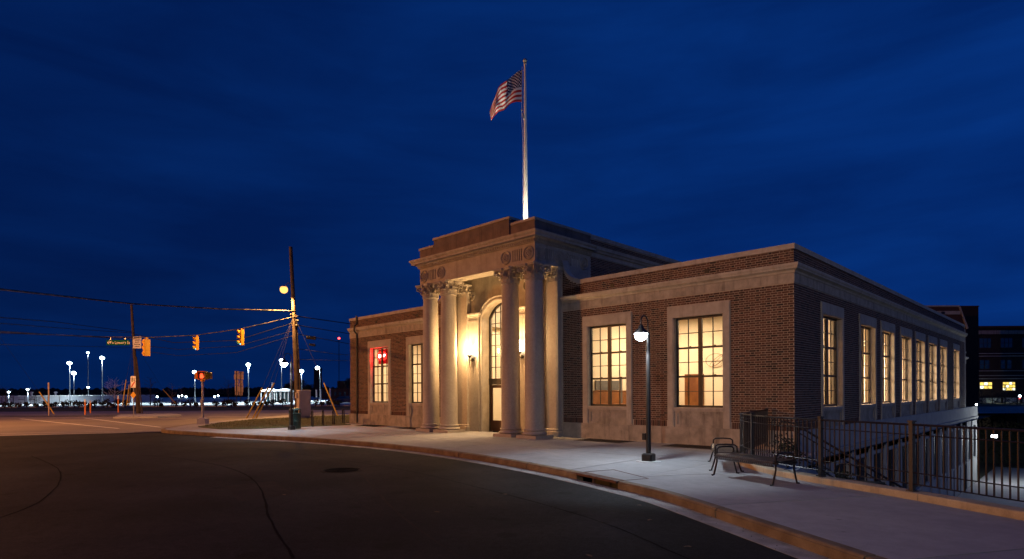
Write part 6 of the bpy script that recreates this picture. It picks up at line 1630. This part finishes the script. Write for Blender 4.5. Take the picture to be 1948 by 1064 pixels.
# dark trees behind the lot near the pole and by the station corner
def crown_tree(px, yt, yb, w, rpx, label, seed):
    b = at(px, yb, w); h = at(px, yt, w).z - b.z; k = w / FPX; t = thing('dark_tree', label, 'tree', b, 0); rt = random.Random(seed)
    MB().tube([(0, 0, -0.3), (0, 0, h * 0.6)], [h * 0.04, h * 0.02], 7).build('trunk', 'bark_dark', t)
    mb = MB()
    for q in range(9): clump(mb, (rt.uniform(-.6, .6) * rpx * k, rt.uniform(-.6, .6) * rpx * k, h * rt.uniform(0.45, 0.82)), rpx * k * rt.uniform(0.35, 0.55), 150, rt, rpx * k * 0.12, 0.8)
    mb.build('crown', 'woods', t)
crown_tree(570, 721, 758, 170, 17, 'dark rounded tree behind the tall utility pole', 5)
crown_tree(550, 728, 758, 175, 15, 'dark rounded tree left of the tall utility pole', 6)
crown_tree(586, 730, 758, 172, 13, 'dark rounded tree between the tall pole and the stack', 7)
crown_tree(664, 714, 758, 185, 12, 'dark tree against the sky at the station corner', 8)

# ================================================================== RIGHT BACKGROUND
def block(px0, px1, yt, w, zb, dpt, label, mat, name='brick_building'):
    a = at(px0, 700, w); b = at(px1, 700, w); zt = at((px0 + px1) / 2, yt, w).z
    t = thing(name, label, 'building', (a.x, a.y, zb), face); MB().box(0, (b - a).length, 0, dpt, 0, zt - zb).build('wall', mat, t); return t, (b - a).length, zt - zb
# red brick gabled block right behind the station
g, L1, H1 = block(1752, 1824, 584, 58, -4.7, 6, 'red brick block with pale cornice just behind the station roof', 'dark_brick')
k = 58 / FPX
MB().box(-0.1, L1 + 0.1, -0.12, -0.002, H1 - 0.75, H1 - 0.42).build('cornice', 'stone', g); MB().box(-0.05, L1 + 0.05, -0.05, 6, H1, H1 + 0.14).build('coping', 'stone', g)
mb = MB(); mb.prism_y([(L1 + 0.002, 0), (L1 + 0.75, 0), (L1 + 0.75, H1 - 2.1), (L1 + 0.002, H1)], 0.01, 6); mb.build('shoulder_wall', 'dark_brick', g)
mb = MB(); mb.prism_y([(L1 + 0.76, H1 - 2.15), (L1 + 0.9, H1 - 2.1), (L1 + 0.12, H1 + 0.02), (L1 + 0.01, H1)], -0.1, 6); mb.build('raking_coping', 'stone', g)
MB().box(L1 * 0.52, L1 * 0.52 + 0.34, -0.14, -0.122, H1 - 0.72, H1 - 0.48).build('vent', 'black', g)
tw, L2, H2 = block(1800, 1862, 584, 66, -4.7, 9, 'tall dark brick block between the station and the lit building', 'soot_brick')
MB().box(-0.05, L2 + 0.05, -0.05, 9.05, H2, H2 + 0.12).build('coping', 'dark_brick', tw)
q_, L3, H3 = block(1856, 2080, 623, 92, -4.7, 14, 'dark multi storey brick building with two yellow lit windows', 'soot_brick')
k = 92 / FPX; Z = lambda y: at(1900, y, 92).z + 4.7; Xp = lambda px: (px - 1856) * k
MB().box(-0.1, L3, -0.15, -0.002, Z(636), Z(629)).build('cornice', 'stone_dirty', q_); MB().box(-0.1, L3, -0.1, 14, H3, H3 + 0.25).build('coping', 'dark_brick', q_)
for y in (672, 677, 705, 714, 720): MB().box(0, L3, -0.10, -0.002, Z(y + 1.4), Z(y)).build('string_course', 'concrete', q_)
def qwin(px0, px1, y0, y1, nx, ny, lit=None):
    f = MB(); x0, x1, za, zb = Xp(px0), Xp(px1), Z(y1), Z(y0); f.box(x0, x1, -0.02, -0.003, za, zb)
    w_ = f.build('window', 'stone_dirty' if lit else 'bronze', q_); dx, dz = (x1 - x0) / nx, (zb - za) / ny
    for i in range(nx):
        for j in range(ny):
            m = 'dull_glass' if not lit else (E_WIN1 if (i + j * 2) % 3 else E_WIN2)
            MB().box(x0 + dx * i + 0.05, x0 + dx * (i + 1) - 0.05, -0.05, -0.021, za + dz * j + 0.05, zb - dz * (ny - 1 - j) - 0.05).build('pane', m, w_)
for a in (1862.5, 1903, 1944, 1985): qwin(a, a + 23, 643.5, 662, 3, 2)
for a in (1863, 1873, 1903, 1915, 1944, 1956): qwin(a, a + 9, 685, 702, 1, 2)
qwin(1863.5, 1887, 727, 740, 3, 2, True); qwin(1907, 1931, 727, 743.5, 4, 3, True)
# lit ground floor with pale wall
MB().box(Xp(1863), L3, -1.3, -0.004, Z(786), Z(757)).build('ground_floor', 'concrete', q_)
for x in (1890, 1926, 1950): MB().box(Xp(x), Xp(x) + 0.4, -1.36, -1.301, Z(786), Z(757)).build('pier', 'soot_brick', q_)
c = at(1882, 772, 89); t = thing('wall_light', 'greenish wall light on the pale ground floor of the far building', 'wall lamp', c, face)
MB().bbox(-0.5, 0.5, 0, 0.2, -0.35, 0.35, 0.03).build('housing', 'iron', t); MB().box(-0.42, 0.42, -0.08, -0.001, -0.28, 0.28).build('lens', EM('greenish_light', (0.8, 1.0, 0.7), 6), t)
lamp('wall_light_glow', 'POINT', (0.4, -1.2, 0.3), 260, (0.85, 1.0, 0.72), t, radius=0.3)
c = at(1918, 781, 89); t = thing('entrance_light', 'bright lit entrance low on the far building', 'light', c, face)
MB().box(-1.7, 1.7, 0, 0.1, -0.2, 1.0).build('frame', 'concrete', t); MB().box(-1.5, 1.5, -0.04, -0.001, -0.1, 0.9).build('lens', EM('entrance_glow', (0.9, 1.0, 0.75), 0.55), t); lamp('entrance_glow', 'POINT', (0, -1.5, 0.8), 240, (0.9, 1.0, 0.75), t, radius=0.3)
c = at(1940, 754.5, 84); t = thing('yard_lamp', 'small white and red lamp on a dark post before the far building', 'lamp post', (c.x, c.y, -4.7)); h = c.z + 4.7
MB().tube([(0, 0, 0), (0, 0, h)], 0.09, 8).build('post', 'iron', t); MB().sphere((0, 0, h + 0.05), 0.15, 10, 6).build('lens', E_LEDS, t); MB().sphere((0, -0.05, h - 0.26), 0.07, 8, 6).build('red_lens', E_BEACON, t)
for i, (px, yt, w, lb) in enumerate(((1888, 738, 76, 'bare tree between the station and the lit entrance'), (1912, 730, 74, 'spreading bare tree in front of the right lit window'), (1935, 726, 72, 'bare tree near the right edge of the picture'), (1868, 742, 78, 'dark bare tree against the corner of the far building'))):
    b = at(px, 800, w); bare_tree((b.x, b.y, -4.7), at(px, yt, w).z + 4.7, lb, 'bark_dark', 30 + i, 0.8, 3)
# dark hedge closing the court
mb = MB(); rh = random.Random(9); a = at(1862, 800, 52); b = at(2060, 800, 52)
hg = thing('hedge', 'black evergreen hedge closing the sunken court', 'hedge', (a.x, a.y, -4.75), face); Lh = (b - a).length
mb.box(0.1, Lh, 0.35, 1.3, 0, 3.0)
for _ in range(150): clump(mb, (rh.uniform(0, Lh), rh.uniform(0.3, 1.2), rh.uniform(0.3, 3.2)), 0.6, 26, rh, 0.22)
mb.build('foliage', 'leaf_dark', hg); MB().tube([(0.5, 0.8, 0), (0.5, 0.8, 2)], 0.08, 6).build('stem', 'bark_dark', hg)
# lamp at the far corner of the station lighting the court
c = at(1857, 768.5, 38.2); t = thing('corner_lamp', 'small white wall lamp at the far rear corner of the station', 'wall lamp', c)
MB().bbox(-0.10, 0.10, -0.06, 0.10, -0.02, 0.16, 0.02).build('housing', 'iron', t); MB().sphere((0.02, -0.02, -0.04), 0.06, 10, 6).build('lens', E_LEDS, t)
t = thing('court_light', 'white floodlight on the basement end wall lighting the sunken court', 'floodlight', (0.9, 36.3, -1.7))
MB().bbox(-0.2, 0.2, -0.05, 0.15, 0, 0.25, 0.02).build('housing', 'iron', t); MB().box(-0.16, 0.16, -0.09, -0.051, 0.03, 0.21).build('lens', E_LED, t)
lamp('court_glow', 'POINT', (1.6, -0.9, -0.1), 420, (0.86, 0.96, 1.0), t, radius=0.15)
